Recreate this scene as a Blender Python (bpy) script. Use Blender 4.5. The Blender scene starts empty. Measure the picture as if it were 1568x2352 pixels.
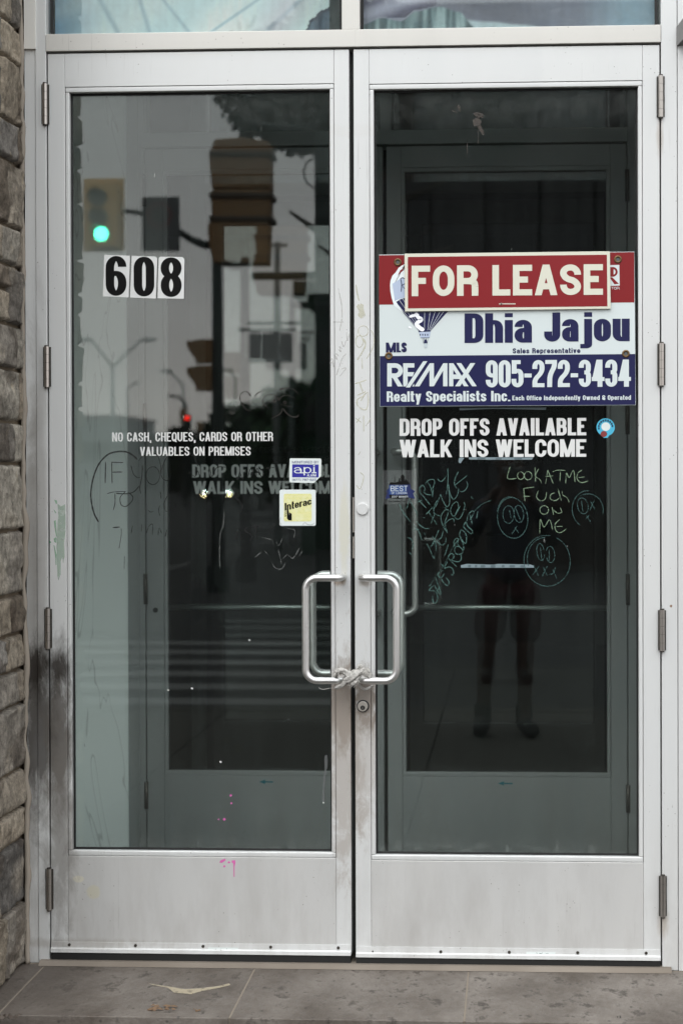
import bpy, bmesh, math, random
from mathutils import Vector, Matrix, noise
random.seed(7)
C = bpy.context.scene.collection
PI = math.pi

# ------------------------------------------------------------------ camera
F = 3621.0; W0, H0 = 1568.0, 2352.0
YAW, PITCH, ROLL = 0.0460717, -0.0069480, -0.0023618
CAM = Vector((0.47772, -4.69226, 1.47305)); PX, PY = 1008.91, 1115.19
def cam_axes():
    right = Vector((math.cos(YAW), math.sin(YAW), 0)); fw = Vector((-math.sin(YAW), math.cos(YAW), 0)); up = Vector((0, 0, 1))
    fw2 = fw*math.cos(PITCH) + up*math.sin(PITCH); up2 = up*math.cos(PITCH) - fw*math.sin(PITCH)
    r2 = right*math.cos(ROLL) + up2*math.sin(ROLL); u3 = up2*math.cos(ROLL) - right*math.sin(ROLL)
    return r2, u3, fw2
AR, AU, AF = cam_axes()
cd = bpy.data.cameras.new('camera'); cam = bpy.data.objects.new('camera', cd); C.objects.link(cam)
m = Matrix((AR, AU, -AF)).transposed().to_4x4(); m.translation = CAM; cam.matrix_world = m
cd.sensor_fit = 'HORIZONTAL'; cd.sensor_width = 24; cd.lens = F/W0*24
cd.shift_x = -(PX-W0/2)/W0; cd.shift_y = (PY-H0/2)/W0
cd.clip_start = 0.02; cd.clip_end = 3000
cd.dof.use_dof = True; cd.dof.focus_distance = 4.69; cd.dof.aperture_fstop = 3.2
bpy.context.scene.camera = cam

# ------------------------------------------------------------------ light: overcast daylight
sc = bpy.context.scene
w = bpy.data.worlds.new("World"); sc.world = w; w.use_nodes = True
nt = w.node_tree; nt.nodes.clear(); CLOUD = 37.5
sky = nt.nodes.new('ShaderNodeTexSky'); sky.sky_type = 'NISHITA'; sky.sun_disc = False
SUN_EL, SUN_AZ = math.radians(48), math.radians(205)     # behind the camera, high
sky.sun_elevation = SUN_EL; sky.sun_rotation = SUN_AZ
sky.dust_density = 4.0; sky.air_density = 1.2; sky.ozone_density = 1.0
hs = nt.nodes.new('ShaderNodeHueSaturation'); hs.inputs['Saturation'].default_value = 0.16
bg = nt.nodes.new('ShaderNodeBackground'); bg.inputs['Strength'].default_value = 0.13
wo = nt.nodes.new('ShaderNodeOutputWorld')
nt.links.new(sky.outputs[0], hs.inputs['Color']); nt.links.new(bg.outputs[0], wo.inputs[0])
# an even layer of cloud over that sky: slightly warm near the horizon, cooler higher up
tc = nt.nodes.new('ShaderNodeTexCoord'); sx_ = nt.nodes.new('ShaderNodeSeparateXYZ'); nt.links.new(tc.outputs['Generated'], sx_.inputs[0])
cr_ = nt.nodes.new('ShaderNodeValToRGB'); nt.links.new(sx_.outputs['Z'], cr_.inputs[0])
cr_.color_ramp.elements[0].position = 0.0; cr_.color_ramp.elements[0].color = (.98, .90, .85, 1)
cr_.color_ramp.elements[1].position = .30; cr_.color_ramp.elements[1].color = (.84, .875, .895, 1)
e_ = cr_.color_ramp.elements.new(.09); e_.color = (.90, .86, .85, 1)
nz_ = nt.nodes.new('ShaderNodeTexNoise'); nz_.inputs['Scale'].default_value = 2.2; nz_.inputs['Detail'].default_value = 5
mp_ = nt.nodes.new('ShaderNodeMapping'); mp_.inputs['Scale'].default_value = (1, 1, 3.5); nt.links.new(tc.outputs['Generated'], mp_.inputs[0]); nt.links.new(mp_.outputs[0], nz_.inputs['Vector'])
mr_ = nt.nodes.new('ShaderNodeMapRange'); nt.links.new(nz_.outputs['Fac'], mr_.inputs[0])
for i_, v_ in zip((1, 2, 3, 4), (.3, .7, CLOUD*.82, CLOUD*1.15)): mr_.inputs[i_].default_value = v_
# overcast luminance: brightest overhead, about a third of that near the horizon
ov_ = nt.nodes.new('ShaderNodeValToRGB'); nt.links.new(sx_.outputs['Z'], ov_.inputs[0]); el_ = ov_.color_ramp.elements
el_[0].position = 0; el_[0].color = (.50, .50, .50, 1); el_[1].position = 1; el_[1].color = (1, 1, 1, 1)
for p_, v_ in ((.09, .42), (.24, .29), (.40, .52), (.7, .85)): q_ = el_.new(p_); q_.color = (v_, v_, v_, 1)
mu_ = nt.nodes.new('ShaderNodeMath'); mu_.operation = 'MULTIPLY'; nt.links.new(mr_.outputs[0], mu_.inputs[0]); nt.links.new(ov_.outputs[0], mu_.inputs[1])
vm_ = nt.nodes.new('ShaderNodeVectorMath'); vm_.operation = 'SCALE'; nt.links.new(cr_.outputs[0], vm_.inputs[0]); nt.links.new(mu_.outputs[0], vm_.inputs['Scale'])
mx_ = nt.nodes.new('ShaderNodeMix'); mx_.data_type = 'RGBA'; mx_.inputs[0].default_value = .85
nt.links.new(hs.outputs[0], mx_.inputs[6]); nt.links.new(vm_.outputs[0], mx_.inputs[7]); nt.links.new(mx_.outputs[2], bg.inputs['Color'])
sd = bpy.data.lights.new('sun', 'SUN'); sd.energy = 0.5; sd.angle = math.radians(25); sd.color = (1.0, 0.97, 0.93)
so = bpy.data.objects.new('sun', sd); C.objects.link(so)
sdir = Vector((math.sin(SUN_AZ)*math.cos(SUN_EL), math.cos(SUN_AZ)*math.cos(SUN_EL), math.sin(SUN_EL)))
so.rotation_euler = sdir.to_track_quat('Z', 'Y').to_euler(); so.location = (0, -8, 12)
sc.view_settings.view_transform = 'Standard'; sc.view_settings.look = 'None'; sc.view_settings.gamma = 1
sc.view_settings.exposure = 0.0
sc.cycles.max_bounces = 14; sc.cycles.transparent_max_bounces = 24; sc.cycles.glossy_bounces = 8
sc.cycles.use_denoising = True; sc.cycles.caustics_reflective = False

# ------------------------------------------------------------------ helpers
def ray(sx, sy):
    return AF + AR*((sx-PX)/F) - AU*((sy-PY)/F)
def at(sx, sy, Y=0.0):
    "photograph pixel (1568x2352) to the point of the vertical plane y=Y"
    d = ray(sx, sy); t = (Y-CAM.y)/d.y; return CAM + d*t
def atz(sx, sy, Z=0.0):
    d = ray(sx, sy); t = (Z-CAM.z)/d.z; return CAM + d*t
def X(sx, sy=1100, Y=0.0): return at(sx, sy, Y).x
def Z(sy, sx=800, Y=0.0): return at(sx, sy, Y).z
GY = 0.024            # front of outer glass
def mir(sx, sy, dist):
    "place in the street whose mirror image in the outer glass stands at this pixel"
    p = at(sx, sy, dist); return Vector((p.x, 2*GY - p.y, p.z))
class S:                 # crop coordinates -> photograph pixels
    def __init__(s, ox, oy, sc_): s.o = (ox, oy, sc_)
    def __call__(s, u, v): return ((s.o[0]+u/s.o[2])*0.98, (s.o[1]+v/s.o[2])*0.98)

def tag(o, label=None, cat=None, group=None, kind=None):
    if label: o['label'] = label
    if cat: o['category'] = cat
    if group: o['group'] = group
    if kind: o['kind'] = kind
    return o
def thing(name, label, cat, loc=(0, 0, 0), group=None):
    o = bpy.data.objects.new(name, None); C.objects.link(o); o.location = loc; o.empty_display_size = .1
    return tag(o, label, cat, group)
class MB:
    def __init__(s): s.v = []; s.f = []; s.mi = []; s.col = []
    def add(s, vs, fs, mi=0):
        n = len(s.v); s.v += [tuple(v) for v in vs]; s.f += [tuple(i+n for i in f) for f in fs]; s.mi += [mi]*len(fs); return s
    def box(s, x0, x1, y0, y1, z0, z1, mi=0):
        if x0 > x1: x0, x1 = x1, x0
        if y0 > y1: y0, y1 = y1, y0
        if z0 > z1: z0, z1 = z1, z0
        vs = [(x, y, z) for x in (x0, x1) for y in (y0, y1) for z in (z0, z1)]
        return s.add(vs, [(0,1,3,2),(4,6,7,5),(0,4,5,1),(2,3,7,6),(0,2,6,4),(1,5,7,3)], mi)
    def poly(s, pts, y, mi=0):
        "flat polygon facing -y from (x,z) points"
        a = sum(pts[i][0]*pts[(i+1)%len(pts)][1]-pts[(i+1)%len(pts)][0]*pts[i][1] for i in range(len(pts)))
        if a < 0: pts = pts[::-1]
        return s.add([(p[0], y, p[1]) for p in pts], [tuple(range(len(pts)))], mi)
    def prism(s, pts, y0, y1, mi=0):
        n = len(pts)
        a = sum(pts[i][0]*pts[(i+1)%n][1]-pts[(i+1)%n][0]*pts[i][1] for i in range(n))
        if a < 0: pts = pts[::-1]
        vs = [(p[0], y0, p[1]) for p in pts] + [(p[0], y1, p[1]) for p in pts]
        fs = [tuple(range(n)), tuple(range(2*n-1, n-1, -1))] + [(i, n+i, n+(i+1)%n, (i+1)%n) for i in range(n)]
        return s.add(vs, fs, mi)
    def tube(s, pts, r, n=10, mi=0, caps=True):
        pts = [Vector(p) for p in pts]; rr = r if isinstance(r, (list, tuple)) else [r]*len(pts)
        up = None; rings = []
        for i, p in enumerate(pts):
            t = (pts[min(i+1, len(pts)-1)] - pts[max(i-1, 0)]).normalized()
            if up is None:
                up = Vector((0, 0, 1)) if abs(t.z) < .9 else Vector((0, 1, 0))
            a = (up - t*up.dot(t)).normalized(); up = a; b = t.cross(a)
            rings.append([p + (a*math.cos(2*PI*k/n) + b*math.sin(2*PI*k/n))*rr[i] for k in range(n)])
        vs = [v for r_ in rings for v in r_]; fs = []
        for i in range(len(rings)-1):
            for k in range(n):
                fs.append((i*n+k, (i+1)*n+k, (i+1)*n+(k+1)%n, i*n+(k+1)%n))
        if caps: fs += [tuple(range(n)), tuple(range(len(vs)-1, len(vs)-n-1, -1))]
        return s.add(vs, fs, mi)
    def disc(s, x, y, z, r, y1=None, n=24, mi=0):
        pts = [(x+r*math.cos(2*PI*k/n), z+r*math.sin(2*PI*k/n)) for k in range(n)]
        return s.prism(pts, y, y1, mi) if y1 is not None else s.poly(pts, y, mi)
    def build(s, name, mats, parent=None, smooth=False, bevel=0, seg=2):
        me = bpy.data.meshes.new(name); me.from_pydata(s.v, [], s.f)
        mats = mats if isinstance(mats, (list, tuple)) else [mats]
        for m_ in mats: me.materials.append(m_)
        for p, i in zip(me.polygons, s.mi): p.material_index = i; p.use_smooth = smooth
        me.validate(); me.update()
        o = bpy.data.objects.new(name, me); C.objects.link(o)
        if parent:
            o.parent = parent; o.matrix_parent_inverse = Matrix.Translation(parent.location).inverted()
        if bevel:
            b = o.modifiers.new('bevel', 'BEVEL'); b.width = bevel; b.segments = seg; b.limit_method = 'ANGLE'; b.angle_limit = math.radians(40)
            if smooth is False:
                for p in me.polygons: p.use_smooth = True
                try:
                    wn = o.modifiers.new('wn', 'WEIGHTED_NORMAL'); wn.keep_sharp = True
                except Exception: pass
        return o

# ------------------------------------------------------------------ materials
def srgb(r, g, b):
    f = lambda c: (c/255/12.92) if c/255 <= .04045 else ((c/255+.055)/1.055)**2.4
    return (f(r), f(g), f(b), 1)
def newmat(name):
    m_ = bpy.data.materials.new(name); m_.use_nodes = True; n = m_.node_tree
    return m_, n, n.nodes['Principled BSDF']
def simple(name, col, rough=.5, metal=0, spec=.5, emit=None, es=1):
    m_, n, b = newmat(name); b.inputs['Base Color'].default_value = col; b.inputs['Roughness'].default_value = rough
    b.inputs['Metallic'].default_value = metal; b.inputs['Specular IOR Level'].default_value = spec
    if emit: b.inputs['Emission Color'].default_value = emit; b.inputs['Emission Strength'].default_value = es
    return m_
class G:
    "small node-graph helper"
    def __init__(s, n): s.n = n
    def node(s, t, **k):
        x = s.n.nodes.new(t)
        for a, b in k.items(): setattr(x, a, b)
        return x
    def ln(s, a, b): s.n.links.new(a, b)
    def math(s, op, a, b=None, c=None, clamp=False):
        x = s.node('ShaderNodeMath', operation=op, use_clamp=clamp)
        for i, v in enumerate((a, b, c)):
            if v is None: continue
            if isinstance(v, (int, float)): x.inputs[i].default_value = v
            else: s.ln(v, x.inputs[i])
        return x.outputs[0]
    def pos(s): return s.node('ShaderNodeNewGeometry').outputs['Position']
    def mapping(s, vec, scale=(1, 1, 1), loc=(0, 0, 0)):
        x = s.node('ShaderNodeMapping'); s.ln(vec, x.inputs[0]); x.inputs['Scale'].default_value = scale; x.inputs['Location'].default_value = loc
        return x.outputs[0]
    def noise(s, vec, scale, detail=4, rough=.55, dist=0):
        x = s.node('ShaderNodeTexNoise'); s.ln(vec, x.inputs['Vector']); x.inputs['Scale'].default_value = scale
        x.inputs['Detail'].default_value = detail; x.inputs['Roughness'].default_value = rough; x.inputs['Distortion'].default_value = dist
        return x.outputs['Fac']
    def vor(s, vec, scale, feat='F1'):
        x = s.node('ShaderNodeTexVoronoi', feature=feat); s.ln(vec, x.inputs['Vector']); x.inputs['Scale'].default_value = scale
        return x.outputs['Distance']
    def rng(s, v, a, b, c=0, d=1):
        x = s.node('ShaderNodeMapRange'); s.ln(v, x.inputs[0])
        for i, q in zip((1, 2, 3, 4), (a, b, c, d)): x.inputs[i].default_value = q
        return x.outputs[0]
    def mix(s, f, a, b):
        x = s.node('ShaderNodeMix', data_type='RGBA')
        for i, v in ((0, f), (6, a), (7, b)):
            if isinstance(v, (int, float)): x.inputs[i].default_value = v
            elif isinstance(v, tuple): x.inputs[i].default_value = v
            else: s.ln(v, x.inputs[i])
        return x.outputs[2]
    def sep(s, v):
        x = s.node('ShaderNodeSeparateXYZ'); s.ln(v, x.inputs[0]); return x.outputs
    def bump(s, h, strength, dist, b):
        x = s.node('ShaderNodeBump'); x.inputs['Strength'].default_value = strength; x.inputs['Distance'].default_value = dist
        s.ln(h, x.inputs['Height']); s.ln(x.outputs[0], b.inputs['Normal'])
    def blob(s, xyz, cx, cz, rx, rz, wob=.5, nscale=20, soft=.5):
        "soft patch of dirt round (cx,cz) with a ragged edge, 0..1"
        dx = s.math('DIVIDE', s.math('SUBTRACT', xyz[0], cx), rx); dz = s.math('DIVIDE', s.math('SUBTRACT', xyz[2], cz), rz)
        d = s.math('SQRT', s.math('ADD', s.math('MULTIPLY', dx, dx), s.math('MULTIPLY', dz, dz)))
        nn = s.math('ADD', s.math('MULTIPLY', s.noise(s.mapping(s.p, (1, 1, .5)), nscale, 6, .72, .6), .75), s.math('MULTIPLY', s.noise(s.mapping(s.p, (1, 1, .3)), nscale*5, 4, .7), .25))
        d = s.math('ADD', d, s.math('MULTIPLY', s.math('SUBTRACT', nn, .5), wob*4.5))
        return s.rng(d, 1.15, 1.15-soft, 0, 1)

def frame_metal(name, base=(.70, .705, .70, 1), stains=True, rough=.38):
    m_, n, b = newmat(name); g = G(n); g.p = g.pos(); xyz = g.sep(g.p)
    n1 = g.noise(g.mapping(g.p, (1, 1, .12)), 14, 4, .6); n2 = g.noise(g.p, 2.2, 3)
    col = g.mix(g.rng(n1, .35, .75, 0, .10), base, (.52, .50, .47, 1))
    col = g.mix(g.rng(n2, .4, .7, 0, .12), col, (.60, .58, .55, 1))
    # small scuffs and specks
    sp = g.vor(g.p, 60); spm = g.math('MULTIPLY', g.rng(sp, .11, .06, 0, 1), g.rng(g.noise(g.p, 7, 2), .52, .60, 0, 1))
    col = g.mix(g.math('MULTIPLY', spm, .75), col, (.12, .10, .08, 1))
    sc_ = g.noise(g.mapping(g.p, (40, 40, 1.2)), 3.0, 3, .7, .4); scm = g.math('MULTIPLY', g.rng(sc_, .62, .68, 0, 1), g.rng(g.noise(g.p, 3.5, 3), .50, .62, 0, 1))
    col = g.mix(g.math('MULTIPLY', scm, .28), col, (.34, .32, .30, 1))
    # grime gathers towards the floor
    low = g.math('MULTIPLY', g.rng(xyz[2], .55, .02, 0, 1), g.rng(g.noise(g.mapping(g.p, (1, 1, .3)), 9, 6, .7), .42, .72, 0, 1))
    col = g.mix(g.math('MULTIPLY', low, .32), col, (.22, .19, .16, 1))
    if stains:
        L = [  # (sx, sy, rx, rz, colour, strength, wobble, noise scale, soft)
            (785, 1620, .05, .13, (.20, .15, .11, 1), .75, .75, 26, .6),
            (838, 1610, .045, .10, (.17, .13, .10, 1), .8, .75, 26, .6),
            (790, 1760, .055, .33, (.36, .31, .27, 1), .6, .8, 22, .6),
            (838, 1720, .05, .25, (.36, .31, .27, 1), .45, .8, 22, .6),
            (778, 1335, .022, .015, (.35, .25, .17, 1), .7, .5, 40, .7),
            (838, 1337, .020, .016, (.30, .25, .20, 1), .7, .5, 40, .7),
            (160, 2168, .45, .016, (.30, .26, .22, 1), .4, .8, 18, .9),
            (1515, 310, .012, .08, (.40, .34, .28, 1), .5, .4, 22, .7),
            (1522, 2120, .018, .05, (.35, .28, .2, 1), .5, .4, 30, .7),
            (1540, 1392, .004, .004, (.22, .10, .03, 1), .9, .4, 120, .5),
            (790, 1215, .016, .14, (.62, .58, .36, 1), .35, .4, 18, .5),
            (180, 2020, .018, .010, (.75, .70, .52, 1), .5, .25, 40, .3),
            (215, 2050, .02, .02, (.62, .57, .38, 1), .45, .4, 40, .3),
            (90, 1250, .03, .75, (.30, .28, .26, 1), .5, .5, 6, .7),
            (70, 1500, .03, .9, (.24, .225, .205, 1), .6, .6, 6, .7),
            (760, 300, .5, .02, (.62, .60, .57, 1), .2, .5, 9, .6),
            (92, 1690, .060, .26, (.060, .052, .046, 1), .85, .6, 12, .6),
            (136, 1700, .045, .30, (.085, .074, .064, 1), .85, .55, 14, .6),
            (138, 1870, .05, .40, (.22, .20, .18, 1), .6, .6, 14, .6),
            (84, 1535, .045, .105, (.030, .025, .021, 1), .95, .6, 13, .7),
            (134, 1535, .045, .075, (.038, .032, .027, 1), .93, .7, 15, .75)]
        for (sx, sy, rx, rz, c, st, wob, ns, soft) in L:
            p = at(sx, sy); mk = g.blob(xyz, p.x, p.z, rx, rz, wob, ns, soft)
            col = g.mix(g.math('MULTIPLY', mk, st), col, c)
    g.ln(col, b.inputs['Base Color']); b.inputs['Metallic'].default_value = .25
    g.ln(g.rng(n1, .3, .8, rough-.05, rough+.14), b.inputs['Roughness'])
    g.bump(g.noise(g.mapping(g.p, (1, 1, .25)), 7, 3), .08, .01, b)
    return m_
M_FR = frame_metal('frame_metal')
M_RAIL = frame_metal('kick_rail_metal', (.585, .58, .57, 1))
M_HEAD = frame_metal('header_metal', (.66, .64, .60, 1), False)
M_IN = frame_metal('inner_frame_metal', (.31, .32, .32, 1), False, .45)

def glass_mat(name, tint, dust=.03, specks=True, ior=1.5):
    m_, n, b = newmat(name); g = G(n); n.nodes.remove(b); g.p = g.pos(); xyz = g.sep(g.p)
    out = [x for x in n.nodes if x.type == 'OUTPUT_MATERIAL'][0]
    ge = g.node('ShaderNodeNewGeometry'); dt = g.node('ShaderNodeVectorMath', operation='DOT_PRODUCT'); g.ln(ge.outputs['Incoming'], dt.inputs[0]); g.ln(ge.outputs['Normal'], dt.inputs[1])
    ca = g.math('SUBTRACT', 1.0, g.math('ABSOLUTE', dt.outputs['Value']))
    fr = g.math('ADD', g.math('MULTIPLY', g.math('POWER', ca, 5.0), .96), .032)
    f2 = g.math('DIVIDE', g.math('MULTIPLY', fr, 2), g.math('ADD', fr, 1))
    tr = g.node('ShaderNodeBsdfTransparent'); tr.inputs[0].default_value = tint
    gl = g.node('ShaderNodeBsdfGlossy'); gl.inputs['Roughness'].default_value = 0.0; gl.inputs['Color'].default_value = (.97, 1, .99, 1)
    bp = g.node('ShaderNodeBump'); bp.inputs['Strength'].default_value = .02; bp.inputs['Distance'].default_value = .004
    g.ln(g.noise(g.mapping(g.p, (1, 1, .5)), 2.2, 1), bp.inputs['Height']); g.ln(bp.outputs[0], gl.inputs['Normal'])
    m1 = g.node('ShaderNodeMixShader'); g.ln(f2, m1.inputs[0]); g.ln(tr.outputs[0], m1.inputs[1]); g.ln(gl.outputs[0], m1.inputs[2])
    df = g.node('ShaderNodeBsdfDiffuse'); df.inputs[0].default_value = (.62, .63, .60, 1)
    st = g.noise(g.mapping(g.p, (1, 1, .05)), 26, 5, .65); cl = g.noise(g.p, 2.5, 4, .6)
    d = g.math('MULTIPLY', g.rng(st, .35, .8, .15, 1), g.rng(cl, .35, .7, .3, 1)); d = g.math('MULTIPLY', d, dust)
    # dirt left along the upper bead and the lower corners
    zt, zb = Z(204), Z(1960)
    rim = g.math('MULTIPLY', g.rng(xyz[2], zt-.13, zt, 0, 1), g.rng(g.noise(g.p, 30, 5, .7), .4, .75, .2, 1))
    rim2 = g.math('MULTIPLY', g.rng(xyz[2], zb+.05, zb, 0, 1), g.rng(g.noise(g.p, 40, 5, .7), .48, .62, 0, 1))
    d = g.math('ADD', d, g.math('MULTIPLY', g.math('ADD', rim, rim2), dust*9))
    if specks:
        sp = g.math('MULTIPLY', g.rng(g.vor(g.p, 24), .05, .03, 0, 1), g.rng(g.noise(g.p, 9, 2), .60, .63, 0, 1))
        sp2 = g.math('MULTIPLY', g.rng(g.vor(g.mapping(g.p, (1, 1, .4)), 11), .035, .02, 0, 1), g.rng(g.noise(g.p, 4, 2), .52, .55, 0, 1))
        d = g.math('ADD', d, g.math('MULTIPLY', g.math('ADD', sp, sp2), .30))
    d = g.math('MINIMUM', d, .8)
    m2 = g.node('ShaderNodeMixShader'); g.ln(d, m2.inputs[0]); g.ln(m1.outputs[0], m2.inputs[1]); g.ln(df.outputs[0], m2.inputs[2])
    g.ln(m2.outputs[0], out.inputs[0])
    return m_
M_GL = glass_mat('door_glass', (.945, .975, .965, 1), .007)
M_GLI = glass_mat('inner_glass', (.93, .96, .95, 1), .004, False)
M_RUB = simple('black_rubber', (.008, .008, .008, 1), .6)
M_BLK = simple('black_vinyl', srgb(12, 11, 11), .6, 0, .15)
M_WHT = simple('white_vinyl', srgb(216, 216, 214), .5)
M_STK = simple('white_sticker', srgb(222, 228, 226), .4)
M_DARK = simple('dark_plastic', (.015, .015, .015, 1), .5)
def steel_mat():
    m_, n, b = newmat('brushed_steel'); g = G(n); g.p = g.pos()
    b.inputs['Base Color'].default_value = (.72, .71, .70, 1); b.inputs['Metallic'].default_value = 1
    nn = g.noise(g.p, 40, 5, .7); g.ln(g.rng(nn, .3, .8, .36, .48), b.inputs['Roughness'])
    return m_
M_STEEL = steel_mat()
M_HINGE = simple('hinge_metal', (.46, .43, .40, 1), .30, 1)
M_HINGE_D = simple('hinge_gap', (.03, .025, .02, 1), .6)

def attr_mat(name, rough=.6, nscale=0, namt=0, bump=0, metal=0):
    "base colour held by the mesh itself (colour attribute 'col'), plus fine grain"
    m_, n, b = newmat(name); g = G(n); g.p = g.pos()
    a = g.node('ShaderNodeAttribute', attribute_name='col'); col = a.outputs['Color']
    if nscale:
        nn = g.noise(g.p, nscale, 6, .7); k = g.rng(nn, .25, .75, 1-namt, 1+namt)
        v = g.node('ShaderNodeVectorMath', operation='SCALE'); g.ln(col, v.inputs[0]); g.ln(k, v.inputs['Scale']); col = v.outputs[0]
        if bump: g.bump(nn, bump, .004, b)
    g.ln(col, b.inputs['Base Color']); b.inputs['Roughness'].default_value = rough
    return m_
def set_col(o, cols):
    "cols: one rgba per vertex"
    a = o.data.color_attributes.new('col', 'FLOAT_COLOR', 'POINT')
    for i, c in enumerate(cols): a.data[i].color = c

# ------------------------------------------------------------------ ground
def floor_mat():
    m_, n, b = newmat('stone_paving'); g = G(n); g.p = g.pos(); xyz = g.sep(g.p)
    big = g.noise(g.mapping(g.p, (1, .8, 1)), 3.6, 6, .7); fine = g.noise(g.mapping(g.p, (1, .7, 1)), 34, 7, .78)
    c = g.mix(g.rng(big, .35, .68), srgb(72, 64, 57), srgb(128, 121, 114))
    c = g.mix(g.rng(fine, .42, .75, 0, .55), c, srgb(80, 68, 58))
    dk = g.math('MULTIPLY', g.rng(g.noise(g.mapping(g.p, (1.1, .9, 1)), 13, 7, .75), .54, .62), .8)
    c = g.mix(dk, c, srgb(48, 40, 34))
    lt = g.rng(g.noise(g.mapping(g.p, (1.5, 1, 1)), 30, 4, .7), .70, .76)
    c = g.mix(g.math('MULTIPLY', lt, .7), c, srgb(158, 152, 145))
    gr_ = g.noise(g.p, 150, 4, .75); c = g.mix(g.rng(gr_, .60, .70, 0, .7), c, srgb(70, 60, 52)); c = g.mix(g.rng(gr_, .36, .28, 0, .6), c, srgb(162, 154, 144))
    cr2 = g.rng(g.vor(g.mapping(g.p, (1, .8, 1)), 22), .13, .06, 0, .8); c = g.mix(cr2, c, srgb(44, 38, 33))
    corner = g.blob(g.sep(g.mapping(g.p, (1, 1, 1))), X(70), 0, .25, 1, .5, 8, .6)
    c = g.mix(g.math('MULTIPLY', corner, .55), c, srgb(70, 62, 56))
    g.ln(c, b.inputs['Base Color']); b.inputs['Roughness'].default_value = .62
    hh = g.math('ADD', g.math('MULTIPLY', big, .6), g.math('MULTIPLY', fine, .4)); g.bump(hh, .8, .016, b)
    return m_
M_FLOOR = floor_mat()
XJ1 = atz(575, 2245).x; XJ2 = atz(1075, 2238).x; STEP_Y = -0.46
tw = XJ2-XJ1
slabs = MB(); y_back = -.012
xs = [XJ1-4*tw, XJ1-3*tw, XJ1-2*tw, XJ1-tw, XJ1, XJ2, XJ2+tw, XJ2+2*tw, XJ2+3*tw]
for i in range(len(xs)-1):
    slabs.box(xs[i]+.0018, xs[i+1]-.0018, STEP_Y, y_back, -.05, 0)
fl = slabs.build('landing_paving', M_FLOOR, bevel=.003); tag(fl, kind='structure')
gb = MB().box(xs[0], xs[-1], STEP_Y+.004, 1.2, -.17, -.0012).build('landing_base', simple('mortar', srgb(122, 112, 100), .9)); tag(gb, kind='structure')

def asphalt():
    m_, n, b = newmat('asphalt'); g = G(n); g.p = g.pos()
    c = g.mix(g.noise(g.p, 1.3, 5), (.016, .016, .017, 1), (.026, .026, .025, 1)); g.ln(c, b.inputs['Base Color']); b.inputs['Roughness'].default_value = .95; b.inputs['Specular IOR Level'].default_value = .08
    return m_
def concrete(name, a, c_):
    m_, n, b = newmat(name); g = G(n); g.p = g.pos()
    c = g.mix(g.noise(g.p, 2.5, 6), a, c_); g.ln(c, b.inputs['Base Color']); b.inputs['Roughness'].default_value = .95; b.inputs['Specular IOR Level'].default_value = .12
    g.bump(g.noise(g.p, 40, 4), .3, .003, b); return m_
M_ASP = asphalt(); M_CON = concrete('concrete', (.024, .023, .020, 1), (.040, .038, .033, 1))
g_ = MB().box(-700, 700, -1500, 30, -.55, -.30).build('road', M_ASP); tag(g_, kind='structure')
sw = MB()
for i in range(-30, 31):
    for j in range(4):
        y0 = STEP_Y-.001-1.4*(j+1); sw.box(i*1.5+.004, (i+1)*1.5-.004, y0+.006, y0+1.394, -.299, -.16)
s_ = sw.build('sidewalk', M_CON, bevel=.004); tag(s_, kind='structure')
kb = MB().box(-45, 46, -6.24, -6.075, -.299, -.155).build('kerb', M_CON, bevel=.015); tag(kb, kind='structure')
M_PAINT = simple('road_paint', (.09, .09, .088, 1), .8, 0, .06)
cw = MB()
for k in range(6): cw.box(-14, -.9, -7.3-k*.85, -7.3-k*.85-.35, -.2999, -.296)
c_ = cw.build('crosswalk_marking', M_PAINT); tag(c_, kind='structure')
cl_ = MB()
for k in range(20): cl_.box(-6.1, -5.95, -18-k*6, -21-k*6, -.2999, -.296)
c_ = cl_.build('lane_marking', M_PAINT); tag(c_, kind='structure')

# ------------------------------------------------------------------ stone wall (left return)
XW = X(48)                      # face of the return, towards the door
RET = -0.60                     # its outer corner
jy = [66, 153, 295, 386, 538, 628, 764, 868, 990, 1087, 1242, 1392, 1485, 1568, 1649, 1803, 1892, 1967, 2117]
jz = [at(40, y*.98, -.05).z for y in jy]
jz = [0.0] + sorted(z for z in jz if z > .05)
while jz[-1] < 3.9: jz.append(jz[-1] + random.uniform(.10, .17))
def rubble_mat():
    m_, n, b = newmat('rubble_stone'); g = G(n); g.p = g.pos()
    a = g.node('ShaderNodeAttribute', attribute_name='col'); col = a.outputs['Color']
    n1 = g.noise(g.mapping(g.p, (1, 1, .8)), 55, 8, .75); n2 = g.noise(g.p, 190, 4, .7); n3 = g.noise(g.mapping(g.p, (1, 1, .45)), 26, 7, .72, .8)
    k = g.math('MULTIPLY', g.rng(n1, .3, .7, .42, 1.58), g.rng(n2, .3, .7, .82, 1.18))
    v = g.node('ShaderNodeVectorMath', operation='SCALE'); g.ln(col, v.inputs[0]); g.ln(k, v.inputs['Scale']); c = v.outputs[0]
    c = g.mix(g.rng(n3, .56, .66, 0, .55), c, srgb(64, 56, 50)); c = g.mix(g.rng(n3, .40, .32, 0, .45), c, srgb(176, 160, 134))
    g.ln(c, b.inputs['Base Color']); b.inputs['Roughness'].default_value = .95; b.inputs['Specular IOR Level'].default_value = .15
    hh = g.math('ADD', g.math('MULTIPLY', n3, 1.2), g.math('ADD', g.math('MULTIPLY', n1, .7), g.math('MULTIPLY', n2, .25))); g.bump(hh, .9, .010, b); return m_
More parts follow.
